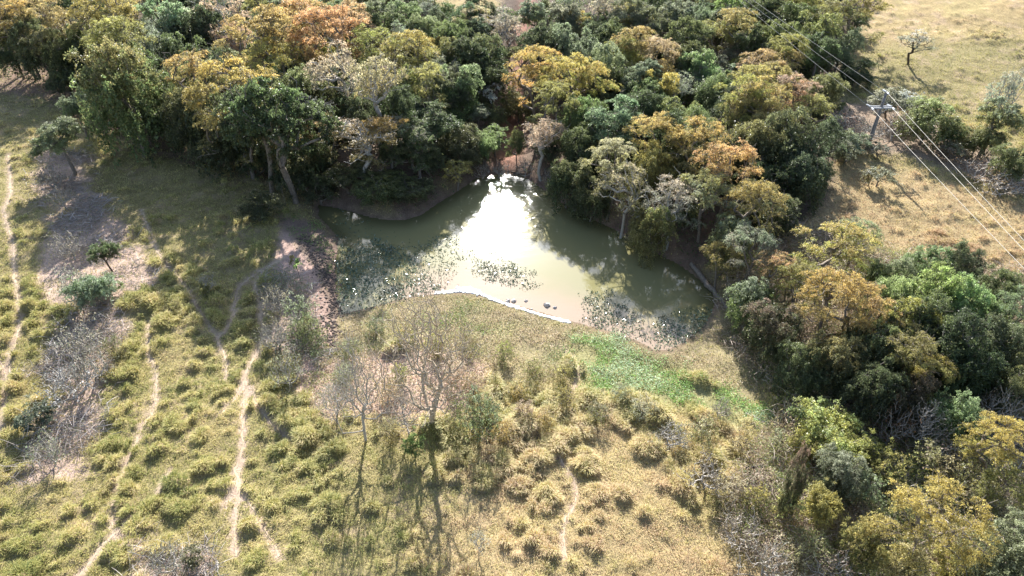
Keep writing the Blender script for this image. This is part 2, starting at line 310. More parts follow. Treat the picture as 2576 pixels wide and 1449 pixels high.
# ------------------------------------------------------------------ mesh building
def mesh(name, V, quads=None, tris=None, mat=None, attrs=None, smooth_=False):
    """attrs: {name: (type, domain, array)}"""
    V = np.asarray(V, np.float32); nq = 0 if quads is None else len(quads); ntr = 0 if tris is None else len(tris)
    me = bpy.data.meshes.new(name); me.vertices.add(len(V)); me.vertices.foreach_set('co', V.ravel())
    idx = []; st = []
    if nq: idx.append(np.asarray(quads, np.int32).ravel()); st.append(np.arange(nq) * 4)
    if ntr: idx.append(np.asarray(tris, np.int32).ravel()); st.append(nq * 4 + np.arange(ntr) * 3)
    idx = np.concatenate(idx); st = np.concatenate(st)
    me.loops.add(len(idx)); me.loops.foreach_set('vertex_index', idx)
    me.polygons.add(nq + ntr); me.polygons.foreach_set('loop_start', st.astype(np.int32))
    if smooth_: me.polygons.foreach_set('use_smooth', np.ones(nq + ntr, bool))
    else: me.polygons.foreach_set('use_smooth', np.zeros(nq + ntr, bool))
    me.update(calc_edges=True)
    for k, (ty, dom, arr) in (attrs or {}).items():
        a = me.attributes.new(k, ty, dom)
        if ty == 'FLOAT': a.data.foreach_set('value', np.asarray(arr, np.float32).ravel())
        else:
            arr = np.asarray(arr, np.float32); arr = np.hstack([arr, np.ones((len(arr), 1), np.float32)]) if arr.shape[1] == 3 else arr
            a.data.foreach_set('color', arr.ravel())
    if mat: me.materials.append(mat)
    return me
def link(name, me, parent=None, **props):
    o = bpy.data.objects.new(name, me); COL.objects.link(o)
    if parent: o.parent = parent
    for k, v in props.items(): o[k] = v
    return o
def empty(name, loc, rz=0, **props):
    o = bpy.data.objects.new(name, None); o.empty_display_size = .5; COL.objects.link(o); o.location = loc; o.rotation_euler.z = rz
    for k, v in props.items(): o[k] = v
    return o
def tubes(P0, P1, R0, R1, k=5):
    """one tapered tube per edge -> verts, quads"""
    P0, P1 = np.asarray(P0, float), np.asarray(P1, float); n = len(P0); d = P1 - P0
    d /= np.linalg.norm(d, axis=1)[:, None] + 1e-9
    ref = np.where(np.abs(d[:, 2:3]) > .9, [[1., 0, 0]], [[0, 0, 1.]]); u = np.cross(d, ref); u /= np.linalg.norm(u, axis=1)[:, None] + 1e-9; v = np.cross(d, u)
    a = np.arange(k) * 2 * math.pi / k; c, s = np.cos(a), np.sin(a)
    ring = u[:, None, :] * c[None, :, None] + v[:, None, :] * s[None, :, None]
    A = P0[:, None] + ring * np.asarray(R0)[:, None, None]; B = P1[:, None] + ring * np.asarray(R1)[:, None, None]
    V = np.concatenate([A, B], 1).reshape(-1, 3); base = (np.arange(n) * 2 * k)[:, None]; i = np.arange(k); j = (i + 1) % k
    Q = np.stack([base + i, base + j, base + k + j, base + k + i], -1).reshape(-1, 4)
    return V, Q
def curve_tube(pts, rads, k=8):
    """one continuous tube along a line"""
    P = np.array(pts, float); n = len(P); d = np.gradient(P, axis=0); d /= np.linalg.norm(d, axis=1)[:, None] + 1e-9
    ref = np.array([0, 0, 1.]) if abs(d[0, 2]) < .8 else np.array([1., 0, 0])
    u = np.cross(d, ref); u /= np.linalg.norm(u, axis=1)[:, None] + 1e-9; v = np.cross(d, u)
    a = np.arange(k) * 2 * math.pi / k
    V = (P[:, None] + (u[:, None] * np.cos(a)[None, :, None] + v[:, None] * np.sin(a)[None, :, None]) * np.asarray(rads, float)[:, None, None]).reshape(-1, 3)
    Q = [[i * k + j, i * k + (j + 1) % k, (i + 1) * k + (j + 1) % k, (i + 1) * k + j] for i in range(n - 1) for j in range(k)]
    V = np.vstack([V, P[:1], P[-1:]]); T = [[n * k, (j + 1) % k, j] for j in range(k)] + [[n * k + 1, (n - 1) * k + j, (n - 1) * k + (j + 1) % k] for j in range(k)]
    return V, np.array(Q), np.array(T)
def leafquads(C, Nn, size, asp, rng, fold=0):
    """a small diamond leaf (or spray of leaflets) per centre"""
    n = len(C); Nn = Nn / (np.linalg.norm(Nn, axis=1)[:, None] + 1e-9)
    r = rng.normal(size=(n, 3)); t = np.cross(Nn, r); t /= np.linalg.norm(t, axis=1)[:, None] + 1e-9; b = np.cross(Nn, t)
    s = (np.asarray(size) * np.ones(n))[:, None] * rng.uniform(.6, 1.35, (n, 1))
    V = np.stack([C - t * s * .5, C + b * s * asp * .5 - Nn * s * .08, C + t * s * .5 - Nn * s * .12, C - b * s * asp * .5 - Nn * s * .08], 1).reshape(-1, 3)
    return V, np.arange(n * 4).reshape(-1, 4)

# ------------------------------------------------------------------ tree grower
def grow(trunk, anchors, seg=.55, bend=.22, rng=None, rtip=.012, pw=.44, rmax=None):
    pos = [np.array(p, float) for p in trunk]; par = [-1] + list(range(len(trunk) - 1)); plen = [0.]
    for i in range(1, len(pos)): plen.append(plen[-1] + np.linalg.norm(pos[i] - pos[i - 1]))
    tl = plen[-1]; start = max(1, int(len(trunk) * .45)); elig = [i >= start for i in range(len(pos))]
    base = pos[min(start, len(pos) - 1)]; order = np.argsort([np.linalg.norm(a - base) for a in anchors]); ends = []
    A = np.array(pos); PL = np.array(plen); EL_ = np.array(elig)
    for o in order:
        a = anchors[o]; d = np.linalg.norm(A - a, axis=1); below = np.clip(A[:, 2] - a[2] + .1, 0, 9)
        cost = d + .35 * np.maximum(0, PL - tl * .5) * .6 + 2.2 * below + (~EL_) * 99; i = int(np.argmin(cost))
        D = a - A[i]; L = np.linalg.norm(D); n = max(1, int(round(L / seg))); off = rng.normal(size=3) * L * bend * .4; off[2] = -abs(off[2]) * .5 + L * .06
        prev = i; newp = []
        for k in range(1, n + 1):
            t = k / n; q = A[i] + D * t + off * 4 * t * (1 - t) * .6 + (rng.normal(size=3) * .05 * seg if k < n else 0)
            newp.append(q); par.append(prev); prev = len(A) + k - 1
        q0 = A[i]; pl0 = PL[i]; cum = []
        for q in newp: pl0 += np.linalg.norm(q - q0); cum.append(pl0); q0 = q
        A = np.vstack([A, newp]); PL = np.concatenate([PL, cum]); EL_ = np.concatenate([EL_, np.ones(n, bool)]); ends.append(prev)
    par = np.array(par); cnt = np.zeros(len(A)); 
    for e in ends: cnt[e] += 1
    for i in range(len(A) - 1, 0, -1):
        cnt[par[i]] += cnt[i]
    rad = rtip * np.maximum(cnt, 1) ** pw
    if rmax: rad = np.minimum(rad, rmax)
    return A, par, rad, cnt
def branch_mesh(name, A, par, rad, mat, k=5, minc=None):
    i = np.arange(1, len(A)); r0 = np.minimum(rad[par[i]], rad[i] * 1.5); r0[par[i] == 0] = rad[0] * 1.25
    V, Q = tubes(A[par[i]], A[i] + (A[i] - A[par[i]]) * .06, r0, rad[i], k)
    return mesh(name, V, Q, mat=mat, smooth_=True)
def trunk_line(h, lean, rng, n=6, wig=.12):
    p = [np.zeros(3)]; p[0][2] = -.35; d = np.array([lean * rng.normal(), lean * rng.normal(), 1])
    for i in range(n):
        d = d + rng.normal(size=3) * wig; d[2] = 1; p.append(p[-1] + d * (h + .35) / n)
    return p
def clump_leaves(anchors, n, rc, flatz, size, asp, upb, rng, vr=.5, tipbias=1.2, hang=0):
    """each anchor carries a few drooping sprays that reach outwards, with leaves along them"""
    A = np.array(anchors); zs = A[:, 2]; z0, z1 = zs.min(), zs.max() + 1e-6; ctr = A.mean(0); C = []; NN = []; v = []; b = []
    for a in anchors:
        o = a - ctr; o[2] *= .5; o /= np.linalg.norm(o) + 1e-6; m = max(4, int(n * rng.uniform(.5, 1.5))); ns = 4 if m > 20 else 2; si = rng.integers(0, ns, m)
        D = o * .7 + rng.normal(size=(ns, 3)) * .75; D[:, 2] = D[:, 2] * .5 * flatz + .12; D /= np.linalg.norm(D, axis=1)[:, None]; Ls = rc * rng.uniform(1.0, 2.3, ns)
        t = rng.random(m) ** .8; q = D[si] * (t * Ls[si])[:, None] + rng.normal(size=(m, 3)) * (rc * .26 * (1.15 - t * .6))[:, None] * np.array([1, 1, .75 * flatz])
        q[:, 2] -= (.35 + hang * .5) * t * t * Ls[si]
        C.append(q + a); nn = D[si] * .35 + rng.normal(size=(m, 3)) * .5; nn[:, 2] += upb; NN.append(nn)
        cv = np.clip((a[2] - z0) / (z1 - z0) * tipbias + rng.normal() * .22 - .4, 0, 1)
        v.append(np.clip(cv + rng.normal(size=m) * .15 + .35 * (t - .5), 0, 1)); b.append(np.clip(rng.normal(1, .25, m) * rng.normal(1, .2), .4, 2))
    C = np.vstack(C); V, Q = leafquads(C, np.vstack(NN), size, asp, rng)
    return V, Q, np.concatenate(v), np.concatenate(b)
def lobed(nl, rx, rz, cz, lr, na, rng, shell=.75, low=-.35, flatl=.6, sub=1):
    """anchor points in lobes spread through a crown that is itself a few uneven masses"""
    out = []; lobes = []; S = [(np.zeros(3), 1.)]
    if sub > 1:
        S = []
        for i in range(sub):
            a = i * 6.283 / sub + rng.uniform(-.6, .6); q = rx * rng.uniform(.3, .55); S.append((np.array([math.cos(a) * q, math.sin(a) * q, rz * rng.uniform(-.55, .35)]), rng.uniform(.42, .7)))
        S.append((np.array([rng.normal() * .3, rng.normal() * .3, rz * rng.uniform(.1, .35)]), rng.uniform(.5, .68)))
    for _ in range(900):
        if len(lobes) >= nl: break
        d = rng.normal(size=3); d /= np.linalg.norm(d)
        if d[2] < low: continue
        o, k = S[rng.integers(len(S))]; c = o + d * k * rng.uniform(shell - .25, shell + .3) * np.array([rx, rx, rz]); c[2] += cz
        if c[2] > .6 and all(np.linalg.norm(c - l) > lr * .8 for l in lobes): lobes.append(c)
    for c in lobes:
        s = rng.uniform(.45, 1.4)
        for _ in range(int(na * s)):
            d = rng.normal(size=3); d /= np.linalg.norm(d); d[2] = abs(d[2]) if rng.random() < .75 else d[2]
            out.append(c + d * lr * s * rng.uniform(.45, 1) * np.array([1, 1, flatl]))
    return out
PROTO = {}
def part_meshes(kind, seed):
    """trunk and crown meshes of one variant, 9 m tall and 7 m wide where it is a tree, 2 m by 2 m where it is a shrub"""
    key = (kind, seed)
    if key in PROTO: return PROTO[key]
    rng = np.random.default_rng(abs(hash(kind)) % 1 + sum(map(ord, kind)) * 101 + seed * 7919)
    bark = M['bark']; k = 5
    if kind == 'round':
        an = lobed(26, 3.5, 2.9, 5.7, 1.0, 11, rng, sub=4); A, p, r, c = grow(trunk_line(4.0, .08, rng), an + [a + (a - [0, 0, 4]) * rng.uniform(.08, .22) + rng.normal(size=3) * .2 for a in an[::2]], rng=rng, rtip=.018)
        lv = clump_leaves(an, 125, .42, .8, .145, .55, .2, rng)
    elif kind == 'feather':
        an = []
        ec = rng.normal(size=2) * .7; ex = rng.uniform(.75, 1.2)
        for i in range(34):
            a = rng.uniform(0, 6.28); q = rng.uniform(.1, 1) ** .6 * 3.3 * (ex if abs(math.cos(a)) > .7 else 1 / ex); zc = 8.6 - .2 * q * q * rng.uniform(.5, 1.4) - rng.exponential(1.5) * (rng.random() < .65); zc = max(zc, 2.2)
            lr = rng.uniform(.6, 1.1)
            for _ in range(8):
                t = rng.uniform(0, 6.28); s = lr * math.sqrt(rng.random()); an.append(np.array([math.cos(a) * q + s * math.cos(t), math.sin(a) * q + s * math.sin(t), zc - .22 * s * s + rng.normal() * .1]))
        A, p, r, c = grow(trunk_line(4.2, .1, rng), an + [a + (a - [0, 0, 6]) * rng.uniform(.08, .2) + rng.normal(size=3) * .2 for a in an[::2]], rng=rng, rtip=.016, bend=.3)
        lv = clump_leaves(an, 110, .38, .42, .11, .45, .45, rng, tipbias=1.25, hang=.4); bark = M['bark']
    elif kind == 'vine':
        an = lobed(28, 3.5, 3.3, 4.6, 1.05, 11, rng, shell=.8, low=-.6, flatl=.8, sub=4)
        dr = []
        for _ in range(70):
            a = rng.uniform(0, 6.28); q = rng.uniform(2.0, 3.2); zt = rng.uniform(3, 6.2); zb = zt - rng.uniform(1, 3.4)
            for z in np.arange(max(.3, zb), zt, .32): dr.append(np.array([math.cos(a) * (q + rng.normal() * .1), math.sin(a) * (q + rng.normal() * .1), z]))
        A, p, r, c = grow(trunk_line(3.6, .08, rng), an, rng=rng, rtip=.018)
        l1 = clump_leaves(an, 120, .44, .9, .14, .58, .15, rng, hang=1); l2 = clump_leaves(dr, 16, .3, 1.1, .2, .6, .2, rng, tipbias=.6)
        lv = (np.vstack([l1[0], l2[0]]), np.vstack([l1[1], l2[1] + len(l1[0])]), np.concatenate([l1[2], l2[2]]), np.concatenate([l1[3], l2[3]]))
    elif kind == 'sparse':
        an = lobed(20, 3.6, 2.9, 5.8, 1.1, 9, rng, low=-.3, sub=3); ex = [a + rng.normal(size=3) * .5 for a in an]
        A, p, r, c = grow(trunk_line(3.2, .2, rng, wig=.2), an + ex, rng=rng, rtip=.02, bend=.4); bark = M['palebark']
        lv = clump_leaves(an, 60, .42, .5, .13, .5, .4, rng)
    elif kind == 'bare':
        an = []
        for i in range(46):
            a = rng.uniform(0, 6.28); el = math.radians(rng.uniform(12, 88)) ** 1; q = rng.uniform(4.2, 7.2); d = np.array([math.cos(a) * math.cos(el) * .62, math.sin(a) * math.cos(el) * .62, math.sin(el)])
            c = np.array([0, 0, 2.2]) + d * q
            for _ in range(9): an.append(c + rng.normal(size=3) * np.array([.55, .55, .5]) - d * rng.uniform(0, 2.2))
        an += [a + rng.normal(size=3) * .32 + np.array([0, 0, .25]) for a in an] + [a + rng.normal(size=3) * .4 for a in an]
        an = [a for a in an if a[2] > 1.6]
        A, p, r, c = grow(trunk_line(2.2, .06, rng), an, seg=.4, rng=rng, rtip=.0095, pw=.42, bend=.2); bark = M['tanbark']; k = 4; lv = None
    elif kind == 'weedy':
        an = [np.array([rng.normal() * .42, rng.normal() * .42, 0.]) for _ in range(120)]
        for a in an: a[2] = rng.uniform(.2, 1.9) * max(.25, 1 - .28 * (a[0] ** 2 + a[1] ** 2))
        A, p, r, c = grow(trunk_line(.25, .1, rng, 2), an, seg=.3, rng=rng, rtip=.008, pw=.3, bend=.3)
        lv = clump_leaves(an, 24, .16, 1, .085, .5, .4, rng)
    elif kind == 'shrub':
        an = lobed(10, .85, .8, .95, .38, 9, rng, low=-.5); an += [a + rng.normal(size=3) * .3 for a in an[::3]]; A, p, r, c = grow(trunk_line(.5, .1, rng, 3), an, seg=.25, rng=rng, rtip=.009)
        lv = clump_leaves(an, 50, .17, .9, .095, .55, .5, rng)
    elif kind == 'bushy':
        an = lobed(26, 1.9, 1.7, 1.7, .55, 10, rng, low=-.5, sub=4); an += [a + rng.normal(size=3) * .4 for a in an[::3]]; A, p, r, c = grow(trunk_line(.6, .1, rng, 3), an, seg=.35, rng=rng, rtip=.01)
        lv = clump_leaves(an, 60, .25, .9, .11, .55, .3, rng)
    elif kind == 'twig':
        an = lobed(16, .95, .8, .9, .42, 9, rng, low=-.5); an += [a + rng.normal(size=3) * .16 for a in an] * 2
        A, p, r, c = grow(trunk_line(.2, .1, rng, 2), an, seg=.2, rng=rng, rtip=.009, pw=.33, bend=.5); bark = M['palebark']; k = 3
        lv = clump_leaves(an[::3], 7, .25, .8, .09, .5, .4, rng)
    elif kind == 'sapling':
        an = lobed(4, .55, .5, 1.5, .35, 6, rng, low=-.2); A, p, r, c = grow(trunk_line(1.1, .12, rng, 4), an, seg=.25, rng=rng, rtip=.009)
        lv = clump_leaves(an, 30, .22, .7, .15, .55, .6, rng); bark = M['darkbark']
    T = branch_mesh('trunk', A, p, r, bark, k)
    Cm = None if lv is None else mesh('crown', lv[0], lv[1], mat=M['leaf'], attrs={'v': ('FLOAT', 'FACE', lv[2]), 'b': ('FLOAT', 'FACE', lv[3])})
    PROTO[key] = (T, Cm); return PROTO[key]
NAT = {'round': (9, 7.4), 'feather': (9, 7.4), 'vine': (8.3, 7.2), 'sparse': (9, 7.6), 'bare': (10, 8.2), 'shrub': (1.95, 2.2), 'weedy': (2, 2), 'bushy': (3.6, 4.4), 'twig': (1.9, 2.4), 'sapling': (2.2, 1.5)}
KN = {'round': ('leafy_tree', 'tree'), 'feather': ('feathery_tree', 'tree'), 'vine': ('vine_covered_tree', 'tree'), 'sparse': ('sparse_tree', 'tree'), 'bare': ('bare_tree', 'tree'),
      'shrub': ('leafy_shrub', 'shrub'), 'weedy': ('weedy_bush', 'bush'), 'bushy': ('leafy_shrub', 'shrub'), 'twig': ('twiggy_shrub', 'shrub'), 'sapling': ('sapling', 'sapling')}
PAL = {'dk': (.085, .105, .05), 'gr': (.14, .165, .065), 'bg': (.165, .22, .085), 'ol': (.215, .205, .08), 'yg': (.34, .32, .10), 'go': (.44, .35, .12), 'or': (.47, .31, .15),
       'pk': (.38, .30, .22), 'gy': (.25, .27, .19), 'bl': (.12, .15, .08), 'st': (.42, .37, .24), 'br': (.20, .14, .10), 'wh': (.52, .53, .48), 'li': (.28, .35, .14), 'lg': (.25, .30, .17)}
PR = random.Random(4); seedc = {}
def put(kind, p, h, wd, c, label, rz=None, bark=None, group=None, name=None):
    if kind == 'shrub' and h >= 2.4: kind = 'bushy'
    nm, cat = KN[kind]; nm = name or nm; nv = {'bare': 3, 'round': 5, 'feather': 6, 'vine': 5, 'sparse': 4, 'shrub': 6, 'weedy': 5, 'bushy': 5, 'twig': 5, 'sapling': 3}[kind]
    s = seedc.get(kind, 0); seedc[kind] = s + 1; T, Cm = part_meshes(kind, s % nv)
    e = empty(nm, p, PR.uniform(0, 6.28) if rz is None else rz, label=label, category=cat); nh, nw = NAT[kind]; e.scale = (wd / nw, wd / nw * PR.uniform(.92, 1.08), h / nh)
    if group: e['group'] = group
    t = link('trunk', T, e)
    if bark:
        t.material_slots[0].link = 'OBJECT'; t.material_slots[0].material = M[bark]
    if Cm:
        a, b = c.split('/'); j = lambda q: tuple(min(1, v * PR.uniform(.9, 1.1)) for v in q)
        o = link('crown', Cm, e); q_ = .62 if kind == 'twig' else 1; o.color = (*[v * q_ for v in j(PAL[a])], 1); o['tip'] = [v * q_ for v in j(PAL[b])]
    return e
def px_per_m(p):
    d = p[1] * CP + (CAMH - p[2]) * SP; return FPX / d
def tree(kind, cx, cy, wpx, h, c, label, **k):
    """a tree by the middle of its crown in the picture"""
    p = at(cx, cy, h * .66); s = px_per_m(p); wpx = max(wpx, .66 * h * s) if kind in ('round', 'vine', 'feather') else wpx; p[2] = float(samp(G0, p[0], p[1]))
    return put(kind, p, h, wpx / s, c, label, **k)
def stand(kind, bx, by, ty, wpx, c, label, **k):
    """a free-standing one by its base and its top in the picture"""
    p = at(bx, by); d = ray(bx, ty); t = p[1] / d[1]; h = max(.4, CAMH + d[2] * t - p[2]); return put(kind, p, h, wpx / px_per_m(p), c, label, **k)

# ------------------------------------------------------------------ ground, water, paths
def lerp(a, b, m): return a * (1 - m[..., None]) + np.array(b) * m[..., None]
n1 = fbm(GX, GY, 9, 41); n2 = fbm(GX, GY, 1.3, 43); n3 = fbm(GX, GY, 3.2, 47)
C = np.zeros(GX.shape + (3,)); C[:] = (.27, .225, .105)
C = lerp(C, (.36, .27, .17), sst(.5, .75, n2) * .7)
C = lerp(C, (.40, .30, .16), np.clip(mDR * .6 + mRF * .7, 0, 1))
ff = np.clip(farfield, 0, 1)
C = lerp(C, (.46, .34, .165), ff); C = lerp(C, (.34, .28, .12), ff * sst(.4, .7, n3) * .6); C = lerp(C, (.50, .36, .23), ff * sst(.55, .75, n2) * .7)
brush = np.maximum.reduce([mBL, mBB, mBM]); C = lerp(C, (.47, .345, .275), brush * .95)
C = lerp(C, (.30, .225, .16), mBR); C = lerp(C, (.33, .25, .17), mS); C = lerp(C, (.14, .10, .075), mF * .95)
C = lerp(C, (.25, .165, .125), mPK * .9); C = lerp(C, (.50, .37, .29), mLT * .9); C = lerp(C, (.31, .26, .15), mWE * .8); C = lerp(C, (.27, .25, .12), mLU)
C = lerp(C, (.50, .345, .275), mBK); C = lerp(C, (.24, .175, .135), mMD * (1 - .7 * mBK))
gd = np.full(GX.shape, 99.); g_ = plist(GULLY_PX); gd[sub] = seg_dist(GX[sub], GY[sub], g_)[0]
C = lerp(C, (.40, .20, .14), np.exp(-(gd / 1.3) ** 2) * .85)
edge = np.exp(-np.clip(shd, 0, 9) / .9) * (shd > -9); C = lerp(C, (.20, .135, .105), edge * .8)
C = lerp(C, (.46, .345, .255), mPA)
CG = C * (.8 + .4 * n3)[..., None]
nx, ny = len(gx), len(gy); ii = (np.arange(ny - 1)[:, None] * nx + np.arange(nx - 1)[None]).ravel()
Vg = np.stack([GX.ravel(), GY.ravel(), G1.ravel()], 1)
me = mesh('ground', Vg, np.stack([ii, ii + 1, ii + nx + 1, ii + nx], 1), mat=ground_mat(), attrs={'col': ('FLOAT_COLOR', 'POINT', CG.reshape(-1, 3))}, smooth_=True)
link('ground', me, kind='structure')

S_ = np.array(SHORE); wx = STP(S_[:, 0].min() - 1, S_[:, 0].max() + 1, .35); wy = STP(S_[:, 1].min() - 1, S_[:, 1].max() + 1, .35)
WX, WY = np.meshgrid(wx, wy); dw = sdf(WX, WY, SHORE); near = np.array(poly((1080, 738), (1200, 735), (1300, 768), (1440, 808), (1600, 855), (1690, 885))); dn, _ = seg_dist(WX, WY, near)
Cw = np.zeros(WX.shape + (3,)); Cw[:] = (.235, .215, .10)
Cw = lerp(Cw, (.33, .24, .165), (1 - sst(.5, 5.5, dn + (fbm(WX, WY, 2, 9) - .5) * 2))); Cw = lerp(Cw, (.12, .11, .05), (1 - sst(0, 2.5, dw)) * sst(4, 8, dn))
c = flat(1275, 515); rip = np.exp(-(np.hypot(WX - c[0], (WY - c[1])) / 5.5) ** 2)
nx2 = len(wx); ii = (np.arange(len(wy) - 1)[:, None] * nx2 + np.arange(nx2 - 1)[None]).ravel(); keepq = (dw.ravel()[ii] > -1.2)
ii = ii[keepq]
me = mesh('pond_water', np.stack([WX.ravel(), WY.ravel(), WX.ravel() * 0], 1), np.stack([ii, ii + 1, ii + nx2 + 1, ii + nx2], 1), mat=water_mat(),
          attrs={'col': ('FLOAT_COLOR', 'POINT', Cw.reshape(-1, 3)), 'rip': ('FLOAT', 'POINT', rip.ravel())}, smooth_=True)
link('pond_water', me, kind='structure')
pm = noise_mat('trodden_pale_earth', (.33, .25, .17), (.50, .39, .28), 3, .95, .5)
rp = np.random.default_rng(3)
V, Q, b0 = [], [], 0
for P, wd in zip(PATHS, PATHW):
    L = np.concatenate([[0], np.cumsum(np.linalg.norm(np.diff(P, axis=0), axis=1))]); s = np.arange(0, L[-1], .22)
    P = np.stack([np.interp(s, L, P[:, 0]), np.interp(s, L, P[:, 1])], 1)
    if len(P) < 3: continue
    P += (np.stack([fbm(P[:, 0], P[:, 1], 1.5, 91), fbm(P[:, 0], P[:, 1], 1.5, 92)], 1) - .5) * .35
    d = np.gradient(P, axis=0); d /= np.linalg.norm(d, axis=1)[:, None] + 1e-9; nn = np.stack([-d[:, 1], d[:, 0]], 1)
    hw = wd * (.3 + .9 * fbm(P[:, 0], P[:, 1], 1.1, 93)) * (.6 + .4 * sst(.25, .5, fbm(P[:, 0], P[:, 1], 5, 94)))
    cols = [P + nn * (hw * t)[:, None] for t in (-1, -.5, 0, .5, 1)]
    v = np.stack(cols, 1).reshape(-1, 2); z = samp(G1, v[:, 0], v[:, 1]) + .012 + np.tile([-.012, .012, .006, .012, -.012], len(P))
    V.append(np.column_stack([v, z])); i = (np.arange(len(P) - 1)[:, None] * 5 + np.arange(4)[None]).ravel() + b0
    Q.append(np.stack([i, i + 1, i + 6, i + 5], 1)); b0 += len(v)
link('cattle_path', mesh('cattle_path', np.vstack(V), np.vstack(Q), mat=pm, smooth_=True), kind='structure')

# ------------------------------------------------------------------ grass, weeds, brush (what nobody could count)
def scatter(dens, seed, y0=12, y1=150, step=2.0, xr=(-1e9, 1e9)):
    r = np.random.default_rng(seed); X, Y = [], []
    y = y0
    while y < y1:
        hw = .76 * (y * CP + CAMH * SP) + 2; a, b = max(-hw, xr[0]), min(hw, xr[1])
        if b > a:
            n = int(dens(y) * (b - a) * step); X.append(r.uniform(a, b, n)); Y.append(r.uniform(y, y + step, n))
        y += step
    return np.concatenate(X), np.concatenate(Y), r
def blades(name, X, Y, L, W, lean, az, up, Cc, mat, label=None):
    n = len(X); z = samp(G1, X, Y) - .02; d = np.stack([np.cos(az), np.sin(az)], 1); s = np.stack([-d[:, 1], d[:, 0]], 1)
    def pt(o, h, w): return np.column_stack([X + d[:, 0] * o + s[:, 0] * w, Y + d[:, 1] * o + s[:, 1] * w, z + h])
    V = np.stack([pt(0, 0, -W * .5), pt(0, 0, W * .5), pt(L * lean * .4, L * up * .75, W * .45), pt(L * lean * .4, L * up * .75, -W * .45), pt(L * lean, L * up * .8, 0 * W)], 1).reshape(-1, 3)
    b = np.arange(n) * 5; Q = np.stack([b, b + 1, b + 2, b + 3], 1); T = np.stack([b + 3, b + 2, b + 4], 1)
    me = mesh(name, V, Q, T, mat=mat, attrs={'col': ('FLOAT_COLOR', 'FACE', np.vstack([Cc, Cc]))})
    return link(name, me, kind='stuff')
def mixc(u, *cs):
    cs = np.array(cs); u = np.clip(u, 0, .9999) * (len(cs) - 1); i = u.astype(int); f = (u - i)[:, None]
    return cs[i] * (1 - f) + cs[i + 1] * f
X, Y, r = scatter(lambda y: 470 * min(1, (34 / y)) ** 1.9 if y < 108 else 24, 11)
g = samp(grassM, X, Y); k = r.random(len(X)) < g * (.55 + .9 * fbm(X, Y, 1.5, 51)); X, Y = X[k], Y[k]; n = len(X)
ggy, ggx = np.gradient(G1 - G0, gy, gx); sx, sy = samp(ggx, X, Y), samp(ggy, X, Y); dome = sst(.03, .22, samp(G1 - G0, X, Y)); fard = samp(farfield, X, Y)
k = r.random(n) < (.45 + .55 * dome); X, Y, sx, sy, dome, fard = X[k], Y[k], sx[k], sy[k], dome[k], fard[k]; n = len(X)
az = np.arctan2(-sy + r.normal(size=n) * .45 + (vnoise(X, Y, .5, 97) - .5) * 1.6, -sx + r.normal(size=n) * .45 + (vnoise(X, Y, .5, 98) - .5) * 1.6)
L_ = (r.uniform(.1, .22, n) + .2 * dome * r.uniform(.5, 1.3, n)) * (1 - .45 * fard) * (.5 + 1.1 * vnoise(X, Y, .42, 57)); W_ = (r.uniform(.014, .028, n)) * (1 + Y / 90)
dry = np.clip(.5 * samp(mDR, X, Y) + .75 * samp(mRF, X, Y) + .8 * fard + (fbm(X, Y, 6, 55) - .45) * .7 + .06, 0, 1)
u = np.clip(dry * .7 + r.normal(size=n) * .16 + (fbm(X, Y, 1.2, 58) - .5) * .6 + .36, 0, 1)
Cb = mixc(u, (.13, .16, .045), (.30, .30, .09), (.48, .425, .155), (.58, .47, .24), (.45, .31, .185)) * r.uniform(.75, 1.25, (n, 1))
blades('pasture_grass', X, Y, L_, W_, r.uniform(.55, 1.0, n), az, r.uniform(.45, 1.0, n), Cb, M['grass'])
print('grass blades', n)

def leafstuff(name, maskf, dens, seed, hf, size, pal, mat, upb=.8, y0=12, y1=130, base=None, asp=.6, ucol=None, wat=False, xr=(-1e9, 1e9)):
    X, Y, r = scatter(dens, seed, y0, y1, xr=xr); m = maskf(X, Y); k = r.random(len(X)) < m; X, Y = X[k], Y[k]; n = len(X)
    zb = np.zeros(n) if wat else samp(G1, X, Y); h = hf(X, Y) * r.random(n) ** .6
    Nn = r.normal(size=(n, 3)) * .6; Nn[:, 2] += upb
    V, Q = leafquads(np.column_stack([X, Y, zb + .02 + h]), Nn, size * (1 + Y / 110), asp, r)
    u = np.clip(fbm(X, Y, 2.5, seed + 1) * 1.3 - .2 + r.normal(size=n) * .14, 0, 1)
    Cc = mixc(u, *pal) * r.uniform(.7, 1.3, (n, 1))
    print(name, n)
    return link(name, mesh(name, V, Q, mat=mat, attrs={'col': ('FLOAT_COLOR', 'FACE', Cc)}), kind='stuff')
